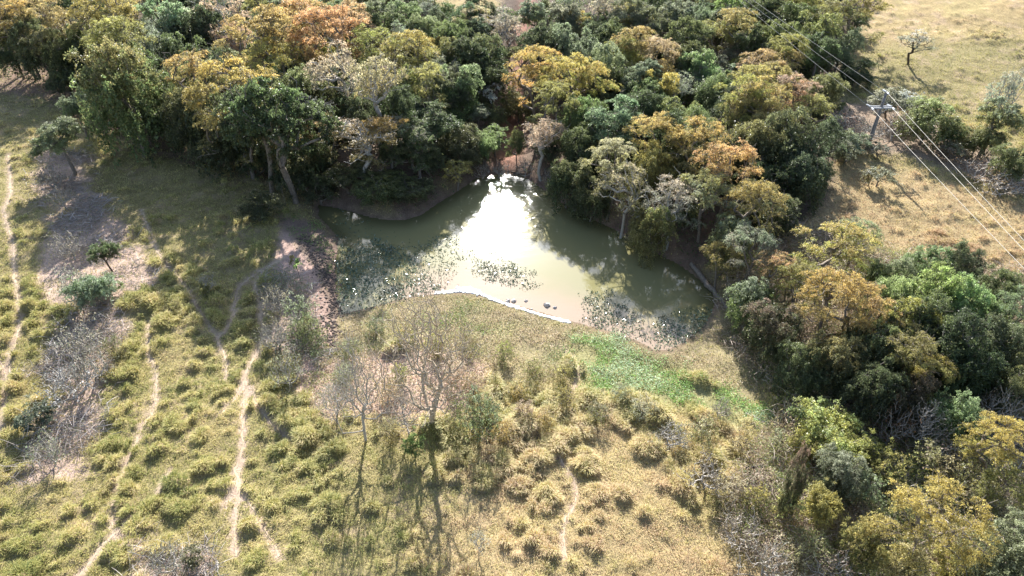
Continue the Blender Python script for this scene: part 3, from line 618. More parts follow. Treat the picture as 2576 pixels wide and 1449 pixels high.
def twigstuff(name, maskf, dens, seed, hf, Lr, pal, y0=12, y1=130, rad=.011, xr=(-1e9, 1e9), flatness=.5):
    X, Y, r = scatter(dens, seed, y0, y1, xr=xr); k = r.random(len(X)) < maskf(X, Y); X, Y = X[k], Y[k]; n = len(X)
    z = samp(G1, X, Y) + hf(X, Y) * r.uniform(-.1, .8, n); L = r.uniform(*Lr, n); a = r.uniform(0, 6.28, n); e = r.uniform(-.1, 1, n) * flatness
    d = np.column_stack([np.cos(a), np.sin(a), np.zeros(n)]); P0 = np.column_stack([X, Y, z]); up = np.array([0, 0, 1.])
    P1 = P0 + (d * np.cos(e)[:, None] + up * np.sin(e)[:, None]) * L[:, None] * .5 + r.normal(size=(n, 3)) * .06 * L[:, None]
    e2 = e - r.uniform(0, 1.0, n); a2 = a + r.normal(size=n) * .4; d2 = np.column_stack([np.cos(a2), np.sin(a2), np.zeros(n)])
    P2 = P1 + (d2 * np.cos(e2)[:, None] + up * np.sin(e2)[:, None]) * L[:, None] * .5
    R_ = rad * (1 + Y / 80) * r.uniform(.6, 1.5, n)
    V, Q = tubes(np.vstack([P0, P1]), np.vstack([P1, P2]), np.concatenate([R_, R_ * .75]), np.concatenate([R_ * .75, R_ * .3]), 3)
    Cc = mixc(r.random(n), *pal) * r.uniform(.75, 1.25, (n, 1)); Cc = np.repeat(np.vstack([Cc, Cc]), 3, 0)
    print(name, n)
    return link(name, mesh(name, V, Q, mat=M['twigcol'], attrs={'col': ('FLOAT_COLOR', 'FACE', Cc)}), kind='stuff')
GREYT = [(.20, .17, .15), (.36, .31, .28), (.52, .47, .43)]; TANT = [(.26, .19, .12), (.42, .32, .21), (.56, .46, .34)]
hump = lambda a, s, sd: (lambda x, y: a * sst(.38, .72, fbm(x, y, s, sd)))
brushm = lambda x, y: np.maximum(samp(mBL, x, y), samp(mBB, x, y)) * sst(.36, .62, fbm(x, y, 3.6, 61))
twigstuff('dry_brushwood', brushm, lambda y: 40 * (30 / y), 61, hump(1.2, 3.6, 61), (.5, 1.7), GREYT, xr=(-80, -8))
leafstuff('sparse_brush_leaves', brushm, lambda y: 70 * (30 / y), 62, hump(.9, 3.6, 61), .075, [(.10, .12, .065), (.18, .20, .11), (.26, .21, .15)], M['weed'], xr=(-80, -8))
bm = lambda x, y: samp(mBM, x, y) * sst(.3, .55, fbm(x, y, 3, 63))
twigstuff('grey_thicket_twigs', bm, lambda y: 60 * (30 / y), 63, hump(1.3, 3, 63), (.4, 1.2), GREYT, xr=(-40, -5))
leafstuff('grey_green_thicket', bm, lambda y: 240 * (30 / y), 64, hump(1.4, 3, 63), .08, [(.10, .13, .06), (.20, .24, .11), (.30, .28, .18)], M['weed'], xr=(-40, -5))
sm = lambda x, y: samp(mS, x, y)
und = lambda x, y: .25 + 1.7 * sst(.35, .75, fbm(x, y, 5, 65)) * (.5 + vnoise(x, y, 1.3, 66))
leafstuff('tangled_undergrowth', sm, lambda y: 210 * (32 / y) ** 1.2, 65, und, .085, [(.09, .13, .035), (.20, .24, .06), (.30, .30, .13), (.36, .28, .17), (.44, .34, .26), (.16, .20, .10)], M['weed'], xr=(5, 110))
twigstuff('fallen_dry_twigs', sm, lambda y: 34 * (32 / y), 67, und, (.4, 1.5), [(.22, .16, .12), (.40, .32, .25), (.55, .48, .40)], xr=(5, 110))
leafstuff('forest_floor_plants', lambda x, y: samp(mF, x, y) * sst(.4, .6, fbm(x, y, 5, 68)) * .7 * (1 - np.exp(-(samp(gd, x, y) / 2.5) ** 2)), lambda y: 16, 68, hump(1.0, 3, 69), .13, [(.05, .08, .03), (.10, .15, .05), (.16, .16, .07)], M['weed'], y0=50, y1=165)
leafstuff('fallen_leaf_litter', lambda x, y: np.maximum(samp(mLT, x, y), samp(mS, x, y) * .35), lambda y: 120 * (30 / y), 70, lambda x, y: .06 + 0 * x, .085, [(.30, .20, .15), (.50, .38, .31), (.60, .50, .43)], M['weed'], y0=20, y1=75)
leafstuff('litter_undergrowth', lambda x, y: samp(mLT, x, y) * sst(.42, .6, fbm(x, y, 2.6, 71)), lambda y: 150 * (30 / y), 71, hump(1.1, 2.6, 71), .075, [(.13, .17, .05), (.27, .27, .10), (.36, .27, .19)], M['weed'], y0=20, y1=60)
leafstuff('lush_green_weeds', lambda x, y: samp(mLU, x, y) * sst(.3, .55, fbm(x, y, 1.6, 72)), lambda y: 300 * (30 / y), 72, lambda x, y: .1 + .3 * fbm(x, y, 1.2, 73), .085, [(.15, .25, .06), (.24, .38, .11), (.44, .52, .36), (.20, .32, .08)], M['weed'], y0=25, y1=75)
leafstuff('marsh_weeds', lambda x, y: samp(mWE, x, y) * sst(.3, .62, fbm(x, y, 2.2, 74)) * (samp(shd, x, y) > .7), lambda y: 230 * (30 / y), 74, lambda x, y: .08 + .25 * fbm(x, y, 1.2, 75), .075, [(.14, .19, .07), (.25, .28, .12), (.36, .30, .18), (.42, .32, .23), (.22, .22, .11)], M['weed'], y0=25, y1=75)
WP = [(poly((850,640),(920,600),(1010,620),(1080,680),(1110,745),(1000,770),(860,800),(840,740)), .95), (poly((1190,655),(1230,655),(1300,672),(1345,700),(1340,722),(1260,722),(1200,700),(1185,675)), .8),
      (poly((1020,650),(1090,600),(1150,600),(1140,690),(1110,720),(1050,700)), .4), (poly((1460,750),(1530,745),(1600,800),(1620,850),(1560,850),(1480,810)), .8),
      (poly((1660,800),(1760,780),(1800,790),(1790,850),(1700,890),(1640,880),(1650,840)), .95), (poly((820,545),(860,530),(930,560),(1000,600),(900,620),(840,620)), .12)]
def wmask(x, y):
    m = np.zeros(len(x))
    for P, a in WP:
        P = np.array(P); bb = (x > P[:, 0].min() - 1.5) & (x < P[:, 0].max() + 1.5) & (y > P[:, 1].min() - 1.5) & (y < P[:, 1].max() + 1.5)
        m[bb] = np.maximum(m[bb], a * sst(-.7, 1.0, sdf(x[bb], y[bb], P) + (fbm(x[bb], y[bb], 1.5, 81) - .5) * 2.4) * (.35 + .65 * sst(.3, .6, fbm(x[bb], y[bb], .9, 82))))
    return m * (samp(shd, x, y) < .6)
leafstuff('shore_green_weeds', lambda x, y: np.maximum(samp(mSG, x, y), 0) * sst(.35, .6, fbm(x, y, 1.4, 76)) * (samp(shd, x, y) > .15), lambda y: 150 * (30 / y), 76, lambda x, y: .1 + .25 * fbm(x, y, 1.2, 77), .08, [(.10, .17, .05), (.19, .29, .08), (.30, .34, .14)], M['weed'], y0=25, y1=75)
leafstuff('floating_water_weeds', wmask, lambda y: 110, 80, lambda x, y: .02 + .12 * vnoise(x, y, 2, 1), .13, [(.05, .08, .04), (.12, .17, .09), (.22, .26, .16)], M['gloss'], upb=1.0, y0=35, y1=75, asp=.42, wat=True, xr=(-25, 30))

# low white flecks strewn along the near waterline
rf = np.random.default_rng(8)
ln = smooth(np.array([flat(a, b)[:2] for a, b in [(1098,738),(1130,735),(1160,731),(1185,731),(1210,741),(1245,757),(1290,772),(1320,782),(1360,795),(1395,803),(1432,812)]]), 12)
V, Q, b0 = [], [], 0
for i, q in enumerate(ln):
    bigp = .3 if 24 < i < 48 else .16
    for _ in range(int(3 + 14 * rf.random() ** 1.3)):
        c = q + rf.normal(size=2) * bigp * .5; s = rf.uniform(.05, .15) * (1.6 if 24 < i < 46 else 1); k = 6; a = np.arange(k) * 6.283 / k + rf.uniform(0, 1)
        rr = s * rf.uniform(.6, 1.2, k); v = np.column_stack([c[0] + np.cos(a) * rr * 1.3, c[1] + np.sin(a) * rr, np.full(k, max(-.01, float(samp(G1, c[0], c[1])) - .02))])
        t = v.copy(); t[:, :2] = c + (v[:, :2] - c) * .6; t[:, 2] = v[:, 2] + rf.uniform(.06, .11)
        v2 = np.vstack([v, t]); V.append(v2 + [0, 0, .0]); 
        Q += [[b0 + j, b0 + (j + 1) % k, b0 + k + (j + 1) % k, b0 + k + j] for j in range(k)] + [[b0 + 6, b0 + 7, b0 + 8, b0 + 9], [b0 + 6, b0 + 9, b0 + 10, b0 + 11]]; b0 += 12
link('white_shore_flecks', mesh('white_shore_flecks', np.vstack(V), np.array(Q), mat=M['whitefleck']), kind='stuff')
# clods trampled up by hooves along the mud, small stones
def lumps(name, pts, size, mat, seed, kind='stuff', **pr):
    r = np.random.default_rng(seed); V, Q, b0 = [], [], 0
    for x, y in pts:
        s = size * r.uniform(.5, 1.5); z = float(samp(G1, x, y)); z = max(z, -.02); k = 6; a = np.arange(k) * 6.283 / k + r.uniform(0, 6)
        for t, zz in ((1, -.3), (.95, .25), (.45, .62)):
            rr = s * t * r.uniform(.75, 1.2, k); V.append(np.column_stack([x + np.cos(a) * rr, y + np.sin(a) * rr, z + s * (zz + r.normal(size=k) * .06)]))
        for l in range(2): Q += [[b0 + l * 6 + j, b0 + l * 6 + (j + 1) % k, b0 + l * 6 + 6 + (j + 1) % k, b0 + l * 6 + 6 + j] for j in range(k)]
        Q += [[b0 + 12, b0 + 13, b0 + 14, b0 + 15], [b0 + 12, b0 + 15, b0 + 16, b0 + 17]]; b0 += 18
    return link(name, mesh(name, np.vstack(V), np.array(Q), mat=mat), kind=kind, **pr) if kind else link(name, mesh(name, np.vstack(V), np.array(Q), mat=mat), **pr)
cl_ = smooth(np.array(plist([(770,600),(790,640),(815,680),(830,720),(838,770),(830,810),(832,860),(850,890)])), 8); rc_ = np.random.default_rng(5)
lumps('trampled_mud_clods', [c + rc_.normal(size=2) * (.5, .4) for c in cl_ for _ in range(15)], .085, M['clod'], 6)
for i, (a, b, s, lb) in enumerate([(1278,757,.34,'large pale stone in the shallows just above the white shoreline'),(1293,757,.2,'small pale stone right beside the large one in the shallows'),(1323,757,.2,'pale stone in the shallows above the middle of the white shoreline'),
        (1376,768,.27,'grey stone in brown shallow water, upper of the two near the right end'),(1396,774,.24,'grey stone in brown shallow water, lower of the two near the right end'),
        (1338,778,.18,'little dark stone at the water edge touching the white line')]):
    p = flat(a, b); o = lumps('shore_stone', [(0, 0)], s, M['stone'], 20 + i, None, label=lb, category='stone', group='stones in the shallow water'); 
    zz = float(samp(G1, 0, 0)); o.location = (p[0], p[1], -max(zz, -.02) + .0)

def w2p(p):
    q = np.array(p) - [0, 0, CAMH]; d = q[1] * CP - q[2] * SP; u = q[1] * SP + q[2] * CP; return 1288 + FPX * q[0] / d, 724.5 - FPX * u / d

# ------------------------------------------------------------------ the trees of the wood: crown middle in the picture, crown width, height, colours, label
WOOD = [
('vine',395,225,110,9,'dk/gr','broad dark tree at the forest edge above the patch of sunlit dry grass'),
('vine',470,262,110,9,'dk/ol','broad dark tree at the forest edge just left under the small golden tree'),
('vine',545,290,110,9,'dk/gr','broad dark tree at the forest edge below the hanging yellowish olive tree'),
('round',625,305,110,7.6,'dk/gr','broad dark tree at the forest edge in the middle of the shaded slope'),
('vine',705,335,110,7,'dk/ol','broad dark tree at the forest edge right of the middle of the shaded slope'),
('vine',770,370,100,6,'dk/gr','broad dark tree at the forest edge next to the pale silvery tree'),
('round',330,190,100,9,'dk/gr','broad dark tree at the forest edge behind the lowest leafy green tree'),
('round',18,52,110,10.5,'dk/ol','dark olive tree in the very corner behind the top left feathery tree'),
('vine',86,85,110,10,'dk/gr','dark tree between the first two orange tipped trees at the top left'),
('vine',20,105,90,7.5,'dk/ol','dark hanging tree at the left edge above the red shaded slope'),
('vine',165,120,90,8.5,'dk/gr','dark tree right of the rusty orange crown above the shaded slope'),
('feather',42,58,120,11.0,'ol/go','olive feathery tree with orange tips at the top left corner of the wood'),
('feather',128,62,125,11.6,'ol/or','olive feathery tree with rusty orange crown, second from the left edge at the top'),
('feather',112,118,110,8.5,'gr/ol','shaded olive tree below the rusty orange one, above the red bare slope on the left'),
('round',195,20,90,9.0,'dk/gr','dark green tree against the top edge between two orange tipped feathery trees'),
('vine',205,110,90,8.5,'dk/gr','dark tree in shade filling the gap left of the tall olive hanging tree'),
('feather',275,50,130,13.4,'ol/yg','tall olive tree with yellow tips touching the top edge, left of the grey-green vines'),
('feather',300,120,130,12.2,'gr/yg','olive green hanging crown under the tall yellow tipped tree on the left'),
('vine',290,190,120,12.8,'gr/ol','lowest leafy green tree at the left corner of the wood above the shaded slope'),
('feather',350,30,110,10.0,'ol/go','olive gold crown at the top edge just right of the tall yellow tipped tree'),
('round',420,55,95,12.2,'gy/lg','grey-green leafy tree with pale twigs at the top edge, left part'),
('vine',400,120,100,11.0,'gr/gy','grey-green vine hung tree in the middle of the left wood'),
('round',440,170,90,9.8,'dk/gr','dark leafy tree below the grey-green vine hung tree'),
('vine',500,60,80,11.6,'dk/dk','very dark green tree between grey-green crowns and the pinkish crown'),
('vine',490,140,85,9.8,'dk/gr','very dark tree behind the small golden tree at the forest edge'),
('sparse',562,45,130,12.2,'pk/pk','pinkish straw crown with bare twigs, leftmost of the pink and orange crowns'),
('sparse',595,105,95,9.8,'pk/or','thin pinkish tree between the straw pink crown and the golden tree'),
('round',560,185,62,8.5,'gy/lg','small pale green tree just above the golden tree at the forest edge'),
('feather',500,212,92,10.4,'ol/go','small golden tree standing out in front of the dark forest edge'),
('feather',588,250,95,12.2,'ol/go','olive tree with hanging yellowish leaves right of the small golden tree'),
('sparse',470,250,50,7.3,'yg/go','thin yellowish side tree beside the small golden tree at the forest edge'),
('feather',655,100,130,13.4,'ol/go','broad golden tree below the top edge with layered crown'),
('feather',680,165,135,9.5,'go/yg','large golden green tree, lower of the two golden trees left of the orange crowns'),
('vine',700,235,100,7.2,'gr/bg','green leafy tree under the large golden green tree'),
('round',640,290,95,11.6,'dk/gr','dark green tree over the shaded slope, left of the hanging green tree'),
('round',700,300,95,12.4,'dk/gr','dark green tree at the foot of the forest above the shaded slope'),
('vine',770,220,95,9.8,'gr/gr','green tree below the orange crowns'),
('feather',770,70,110,12.2,'go/or','bright orange crown, left one of the pair at the top'),
('feather',830,95,120,12.8,'or/or','broad bright orange crown, middle of the orange group'),
('feather',880,60,100,10.0,'pk/or','pale orange crown at the right end of the orange group'),
('feather',760,135,95,10.4,'go/or','gold and orange crown under the orange group'),
('feather',660,20,100,10.0,'ol/yg','yellow olive crown at the top edge left of the orange group'),
('round',725,25,90,10.0,'gr/lg','fresh green leafy crown at the top edge between olive and orange crowns'),
('round',820,18,95,10.0,'gr/gy','grey-green crown at the top edge above the orange group'),
('sparse',785,282,92,7,'wh/gy','pale silvery tree at the forest edge left of the golden branching tree'),
('sparse',850,185,120,12.2,'st/pk','straw coloured crown on bare grey limbs right of the gold and orange tree'),
('feather',930,130,140,10.5,'ol/yg','yellow-green feathery crown above the white branches in the centre left wood'),
('sparse',945,215,150,11.0,'ol/st','large tree with bare white forked limbs showing through a thin yellowish crown'),
('feather',1030,150,150,10.5,'ol/yg','wide olive feathery crown between white limbed tree and dark column tree'),
('round',945,45,90,9.0,'gr/lg','fresh green crown at the top edge right of the pale orange crown'),
('round',1005,30,95,8.0,'bg/lg','light green leafy crown at the top edge beside the small gap of pasture'),
('vine',1065,65,95,8.0,'bg/lg','light green vine draped tree below the small gap of pasture'),
('vine',1135,85,85,9.0,'dk/bg','dark green column shaped tree below the small gap of pasture'),
('feather',1190,55,90,7.0,'yg/st','yellowish thin crown on the edge of the small gap of pasture'),
('vine',1145,215,95,8.5,'gr/lg','rounded bright green tree draped in vines left of the gully'),
('feather',1070,220,110,9.0,'ol/go','olive golden tree left of the rounded bright green vine tree'),
('vine',1010,240,110,8.0,'gr/ol','green hanging tree behind the slim pale trunks left of the gully'),
('round',1170,140,110,9.0,'dk/dk','dark tree in the hollow above the rounded bright green tree'),
('vine',1225,130,100,9.0,'dk/gr','dark bluish tree on the left side of the red gully'),
('round',1240,195,90,7.0,'dk/dk','dark tree in deep shade beside the gully above the white sapling'),
('sparse',1262,75,110,8.0,'pk/gy','dry pinkish twiggy crown at the head of the red gully'),
('round',1030,320,95,7.0,'gr/gy','grey-green flat crown in front of the dark trees left of the gully'),
('round',1090,310,125,6.5,'dk/bl','big dark blue-green tree above the pond, left of the gully'),
('vine',1150,345,110,5.6,'dk/gr','dark tree above the pond directly left of the light leaved gully tree'),
('round',1050,385,110,4.6,'dk/gr','dark green tree right behind the small peninsula'),
('feather',815,330,95,6.5,'ol/or','small rusty olive tree at the left flank of the golden branching tree'),
('sparse',900,345,190,7,'ol/pk','big golden tan tree with many grey branches left above the pond'),
('feather',975,330,110,6.2,'ol/go','golden green crown on the right flank of the big golden tan tree'),
('round',870,440,110,3,'dk/ol','dark green tree at the foot of the big golden tan tree by the water'),
('vine',950,460,120,2.8,'gr/ol','low green tree with hanging leaves on the peninsula beside the pond'),
('vine',1030,460,110,2.5,'dk/bg','low dark green tree at the tip of the peninsula'),
('feather',1148,428,68,3.6,'go/yg','small yellow tree leaning over the left corner of the pond head'),
('sapling',1243,235,48,5.0,'wh/wh','whitish sapling glowing in the shade of the gully'),
('round',1205,285,36,4.0,'gy/gy','tiny grey-green tree left of the gully floor'),
('shrub',1285,245,50,4.0,'gr/bg','small green bush on the right of the gully floor'),
('round',1245,335,85,4.2,'bg/li','light green big leaved tree at the mouth of the gully'),
('shrub',1215,360,60,4.0,'bg/lg','light green shrub under the big leaved tree at the mouth of the gully'),
('shrub',1300,350,48,4.0,'gr/ol','olive bush in the red gully mouth'),
('vine',1305,250,70,4.5,'gr/ol','green hanging tree standing across the middle of the red gully'),
('feather',1292,150,75,6,'ol/gr','olive tree leaning over the red gully below its head'),
('round',1330,115,60,6,'gr/gy','small green tree closing the upper part of the gully'),
('sparse',1318,205,60,4.5,'pk/gy','thin pinkish tree in the gully beside the bright golden tree'),
('sparse',1365,345,115,7.5,'st/pk','tan twiggy tree on the right side of the gully mouth'),
('feather',1350,185,110,10.0,'go/go','bright golden yellow tree on the right bank of the gully'),
('feather',1425,200,130,10.0,'yg/go','yellow-green crown joined to the bright golden tree on its right'),
('feather',1400,265,120,9.0,'ol/yg','large olive tree below the bright golden yellow tree'),
('feather',1485,205,90,9.0,'yg/go','yellow flat crown between the golden tree and the blue-green trees'),
('vine',1460,290,95,8.0,'gr/bg','green hanging tree left of the round blue-green tree'),
('round',1560,300,150,9.0,'bl/lg','round blue-green tree standing out on a bare stem right of centre'),
('vine',1480,350,90,7.0,'dk/gr','dark tree below and left of the round blue-green tree'),
('round',1345,40,90,8.0,'gr/gy','green tree on the right edge of the gully at the top'),
('vine',1375,95,95,9.0,'dk/gr','dark green tree right of the red gully, second from the top'),
('round',1420,45,95,9.0,'bl/gy','blue-green tree at the top edge right of the gully'),
('vine',1450,110,100,9.0,'bl/lg','grey-green tall tree in the middle of the top right wood'),
('round',1500,60,95,9.0,'bl/gr','dark bluish tree near the top edge above the tan crown'),
('sparse',1530,25,105,9.0,'st/gy','pale tan crown at the top edge right of centre'),
('round',1590,40,95,9.0,'gy/gr','grey crown at the top edge above the tan and gold crown'),
('round',1650,60,100,9.0,'bl/gr','blue-grey tree left of the power wires near the top'),
('vine',1520,160,100,8.5,'gr/lg','grey-green leafy tree behind the bright golden tree'),
('feather',1600,120,110,9.5,'ol/go','tan and gold crown in the middle of the dark right wood'),
('feather',1660,150,90,9.0,'go/st','sandy coloured crown right of the tan and gold crown'),
('feather',1570,140,80,8.0,'yg/ol','yellowish small crown left of the tan and gold crown'),
('vine',1640,230,90,7.0,'dk/bg','dark green tree with a bright top between two bare stems'),
('sparse',1705,225,85,7.0,'gy/lg','pale umbrella shaped thin tree in a dark hollow'),
('round',1615,195,75,8.0,'bl/gy','bluish tree above the dark tree with a bright top'),
('vine',1765,165,95,8.5,'bg/li','bright green vine covered tree under the power wires'),
('vine',1800,215,90,8.0,'bl/bg','dark green vine tree below the bright vine covered one under the wires'),
('vine',1720,290,90,7.0,'bg/ol','round topped green tree at the right of the blue-green tree'),
('vine',1760,320,95,7.5,'gr/bg','green vine tree left of the large dark mass'),
('round',1700,40,90,9.0,'gr/gy','green tree touching the top edge left of the wires'),
('round',1770,25,95,9.0,'bl/lg','bluish tree at the top edge left beside the wires'),
('round',1735,95,95,9.0,'gr/gr','green tree below the top edge left of the wires'),
('feather',1850,75,120,9.0,'ol/go','golden olive crown crossed by the wires near the top'),
('vine',1855,130,100,5.0,'br/gy','low brown dry vine mound under the wires'),
('round',1830,20,80,8.5,'bg/li','light green tree where the wires enter at the top edge'),
('round',1925,25,110,9.0,'dk/gr','dark green tree at the top edge right of the wires'),
('vine',1990,40,110,9.0,'dk/gr','dark green vine tree at the top right of the wood'),
('vine',1960,85,100,8.5,'gr/gr','green vine tree under the wires beside the pasture'),
('vine',2040,80,110,9.0,'gr/ol','leafy green tree above the wires next to the pasture edge'),
('feather',2110,45,110,9.0,'gr/ol','tall green crown at the top against the dry pasture'),
('feather',2165,20,90,9.0,'ol/go','brownish olive feathery crown leaning over the dry pasture at the top edge'),
('round',2065,125,90,8.0,'gr/bl','green tree at the corner of the wood left of its shadow on the pasture'),
('vine',2120,110,80,6.0,'bl/lg','grey-green tree at the wood corner beside the pasture'),
('feather',1915,165,105,7.0,'pk/go','pinkish orange flat crown just below the power wires'),
('feather',1970,165,105,6.5,'ol/go','sandy orange flat crown right beneath the lowest wire'),
('feather',1890,215,100,8.0,'ol/go','olive golden crown left of the two rusty tops'),
('feather',1950,215,90,8.5,'ol/go','golden crown with orange top in the right wood'),
('feather',1990,245,95,8.5,'or/pk','rusty pink topped crown above the large dark mass'),
('feather',1860,255,105,9.5,'ol/yg','tall olive tree at the left of the large dark mass'),
('feather',1905,260,100,9.5,'ol/go','tall olive tree with gold tips in front of the rusty topped crown'),
('vine',2075,215,85,6.5,'gr/ol','olive green tree at the right edge of the wood beside the pasture'),
('feather',2040,285,95,7.0,'ol/yg','yellow-green crown at the right end of the wood near the pole'),
('vine',2010,215,70,5.0,'br/gr','dark brownish tangle between the rusty crowns and the pasture'),
('vine',1890,340,130,9.0,'dk/ol','large dark green tree at the left of the dark mass'),
('vine',1965,345,130,9.0,'dk/gr','large dark green tree in the middle of the dark mass'),
('vine',2040,360,120,8.0,'dk/dk','large dark green tree at the right of the dark mass'),
('round',1930,425,120,7.0,'dk/gr','dark green low tree at the foot of the dark mass'),
('vine',2030,430,110,6.5,'dk/bl','dark bluish low tree at the lower right foot of the dark mass'),
('feather',1650,350,110,8.5,'yg/go','olive crown left of the big orange tipped tree by the pond'),
('feather',1755,370,115,9.0,'ol/go','yellow-green crown above the big orange tipped tree'),
('feather',1830,425,140,9.0,'go/or','big yellow tree with orange tips above the right bank of the pond'),
('vine',1650,400,95,7.5,'gr/yg','green hanging tree below the round blue-green tree'),
('feather',1540,420,105,8.5,'yg/st','pale yellow-green tree above the dark right bank'),
('sparse',1575,470,120,8.5,'ol/st','thin olive tree with pale leaves on the dark right bank'),
('vine',1430,430,90,6.5,'dk/gr','dark green tree by the pond right of the gully mouth'),
('vine',1490,470,90,6.0,'dk/gr','dark green tree on the right bank near the pond head'),
('sparse',1690,510,140,7.5,'gy/st','grey tan twiggy tree leaning over the right bank'),
('vine',1640,560,90,6.0,'ol/gr','green tree with pale stems on the right bank opposite the sunken shadow'),
('feather',1780,490,120,7.5,'gy/yg','grey-green feathery tree below the orange tipped tree'),
('feather',1900,520,110,8.0,'ol/yg','olive feathery tree at the right of the grey tan twiggy tree'),
('vine',1960,515,100,5.5,'dk/gr','shaded green tree above the red soil at the right of the wood'),
('vine',1845,585,95,6.0,'ol/lg','olive green tree between the twiggy tree and the log'),
]
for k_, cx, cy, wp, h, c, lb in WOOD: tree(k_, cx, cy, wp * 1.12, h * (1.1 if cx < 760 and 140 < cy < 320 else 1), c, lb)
SE = [
('feather',1817,650,75,5,'ol/yg','small yellow-green tree directly above the fallen log'),
('feather',1890,625,110,6.5,'gy/lg','grey-green feathery tree right of the log'),
('feather',1960,690,115,6,'ol/or','olive tree with rusty leaves in the middle right thicket'),
('feather',2085,625,190,7,'yg/go','wide golden yellow crown below the right dry slope'),
('feather',2160,600,110,6,'yg/lg','thin yellow-green crown on the border of the right dry slope'),
('feather',2020,720,100,6.5,'yg/ol','light yellow-green tree left of the two dark bare trunks'),
('feather',2095,760,150,8,'ol/go','golden olive tree with two dark trunks over pink leaf litter'),
('feather',2175,790,90,7,'go/or','orange topped crown right beside the tree with two dark trunks'),
('vine',1900,740,90,5.5,'gr/gy','grey-green leafy tree behind the upper end of the log'),
('vine',1950,800,95,6,'dk/br','dark brownish green tree above the shaded grass strip'),
('vine',2240,680,95,4.5,'gr/lg','green bushy tree at the top of the right thicket'),
('vine',2250,735,130,6,'bg/li','lime topped vine tangle in the right thicket'),
('vine',2365,730,130,7.5,'gr/li','tall mound of climbing vines, bright on top, on the right'),
('vine',2445,745,120,7,'gr/li','vine mound with lime top right of the tall vine mound'),
('vine',2330,660,85,5,'gr/lg','green bush on the edge of the dry slope on the right'),
('vine',2430,655,80,5,'dk/gr','dark round bush on the lower edge of the dry slope'),
('vine',2510,725,90,6,'dk/gr','dark green round tree near the right edge below the dry slope'),
('feather',2550,780,90,6,'gr/lg','light green tree at the right edge, third below the dry slope'),
('vine',2520,840,100,6.5,'dk/bl','dark blue-green tree near the right edge beside the black hollow'),
('round',2285,810,110,6.5,'dk/yg','dark bush with a few yellow leaves in the right thicket'),
('vine',2210,850,110,6.5,'dk/gr','dark green tree left of the yellow leaved bush'),
('vine',2370,830,120,7,'dk/gr','dark green tree over the black hollow on the right'),
('vine',2440,880,120,6.5,'dk/dk','very dark tree inside the black hollow'),
('feather',2280,880,115,6.5,'yg/ol','yellow-green tree in front of the dark thicket'),
('feather',2342,935,75,5,'yg/yg','small yellow-green tree standing at the lip of the black hollow'),
('feather',2545,865,80,5,'ol/lg','pale green feathery tree at the right edge of the black hollow'),
('vine',2120,900,130,6,'dk/ol','dark olive tree at the lower side of the leaf litter patch'),
('vine',2030,910,110,5.5,'dk/gr','dark green tree beside the shaded grass strip'),
('vine',2190,950,140,6,'dk/dk','very dark tree above the big yellow-green bush'),
('vine',2540,940,90,5,'dk/gr','dark green tree at the right edge under the hollow'),
('vine',2290,990,110,4.5,'dk/br','dark brown-green tangle above the dead branches'),
('shrub',2100,1075,195,4,'yg/li','big rounded yellow-green bush in sun at the lower right'),
('shrub',2030,1120,100,3,'yg/ol','yellow-green bush at the left shoulder of the big rounded one'),
('shrub',2170,1130,110,3,'ol/yg','olive bush at the right shoulder of the big rounded yellow-green bush'),
('shrub',2400,1040,110,4.5,'bg/lg','tall fresh green bush in front of the black hollow'),
('shrub',2445,1075,90,3.5,'gr/lg','green bush right below the tall fresh green one'),
('twig',2255,1055,90,3.5,'br/or','orange-brown dead bush below the dark hollow'),
('twig',2530,1015,110,3.5,'br/pk','large brown dry bush at the right edge'),
('twig',2400,1140,170,2.5,'st/pk','sprawling tan dry brush with pale bent stems'),
('feather',2520,1130,130,6,'yg/go','golden yellow tree at the right edge below the brown dry bush'),
('vine',2130,1185,120,4.5,'bl/gy','blue-grey leafy tree in the middle of the lower right scrub'),
('weedy',2190,1230,100,3.5,'gr/lg','light green bush under the blue-grey leafy tree'),
('weedy',2250,1170,85,3.5,'ol/yg','yellow flecked bush right of the blue-grey tree'),
('weedy',2000,1270,95,3.5,'yg/li','yellow-green bush below the vine wrapped stump'),
('shrub',2080,1265,105,4,'yg/ol','yellow olive bush in the lower right scrub, right of the one below the vine stump'),
('twig',2290,1245,95,2.5,'st/gy','grey dry bush with a dark hollow under it in the lower right scrub'),
('weedy',2460,1210,110,3.5,'gr/ol','green bush below the golden yellow tree at the right edge'),
('shrub',2190,1370,125,4.5,'ol/yg','yellow olive bush near the bottom edge, left of the bright yellow tree'),
('feather',2360,1320,220,7.5,'go/yg','bright yellow layered tree near the bottom right corner'),
('bushy',2430,1410,130,3.6,'yg/go','yellow bush against the bottom edge right of the bright layered one'),
('bushy',2290,1420,110,3.2,'ol/st','dull olive bush on the bottom edge under the bright layered one'),
('vine',2545,1380,130,6,'bl/lg','blue-green tree in the bottom right corner'),
('feather',2545,1240,100,4.5,'ol/yg','olive tree on the right edge between the golden and the blue-green trees'),
('twig',1935,1410,130,2.6,'br/gy','dark brown twiggy shrub at the bottom edge right of the grass'),
('twig',1870,1335,110,2.2,'st/gy','grey dry shrub at the border of grass and lower right scrub'),
('weedy',2040,1370,100,2.6,'ol/st','dull olive shrub near the bottom edge right of the dark twiggy one'),
('twig',2110,1430,120,2.6,'pk/st','pinkish dry shrub on the bottom edge in the scrub'),
('twig',1780,1190,120,2.3,'br/st','brown dry bush left of the broken rails'),
('twig',1690,1090,100,1.8,'gy/st','pale grey twiggy bush in dry grass below the green weeds'),
('twig',2190,1300,100,2.5,'pk/gy','dry pinkish bush between the yellow olive bushes'),
('weedy',2330,1140,90,3,'yg/st','straw green bush left of the sprawling tan brush'),
]
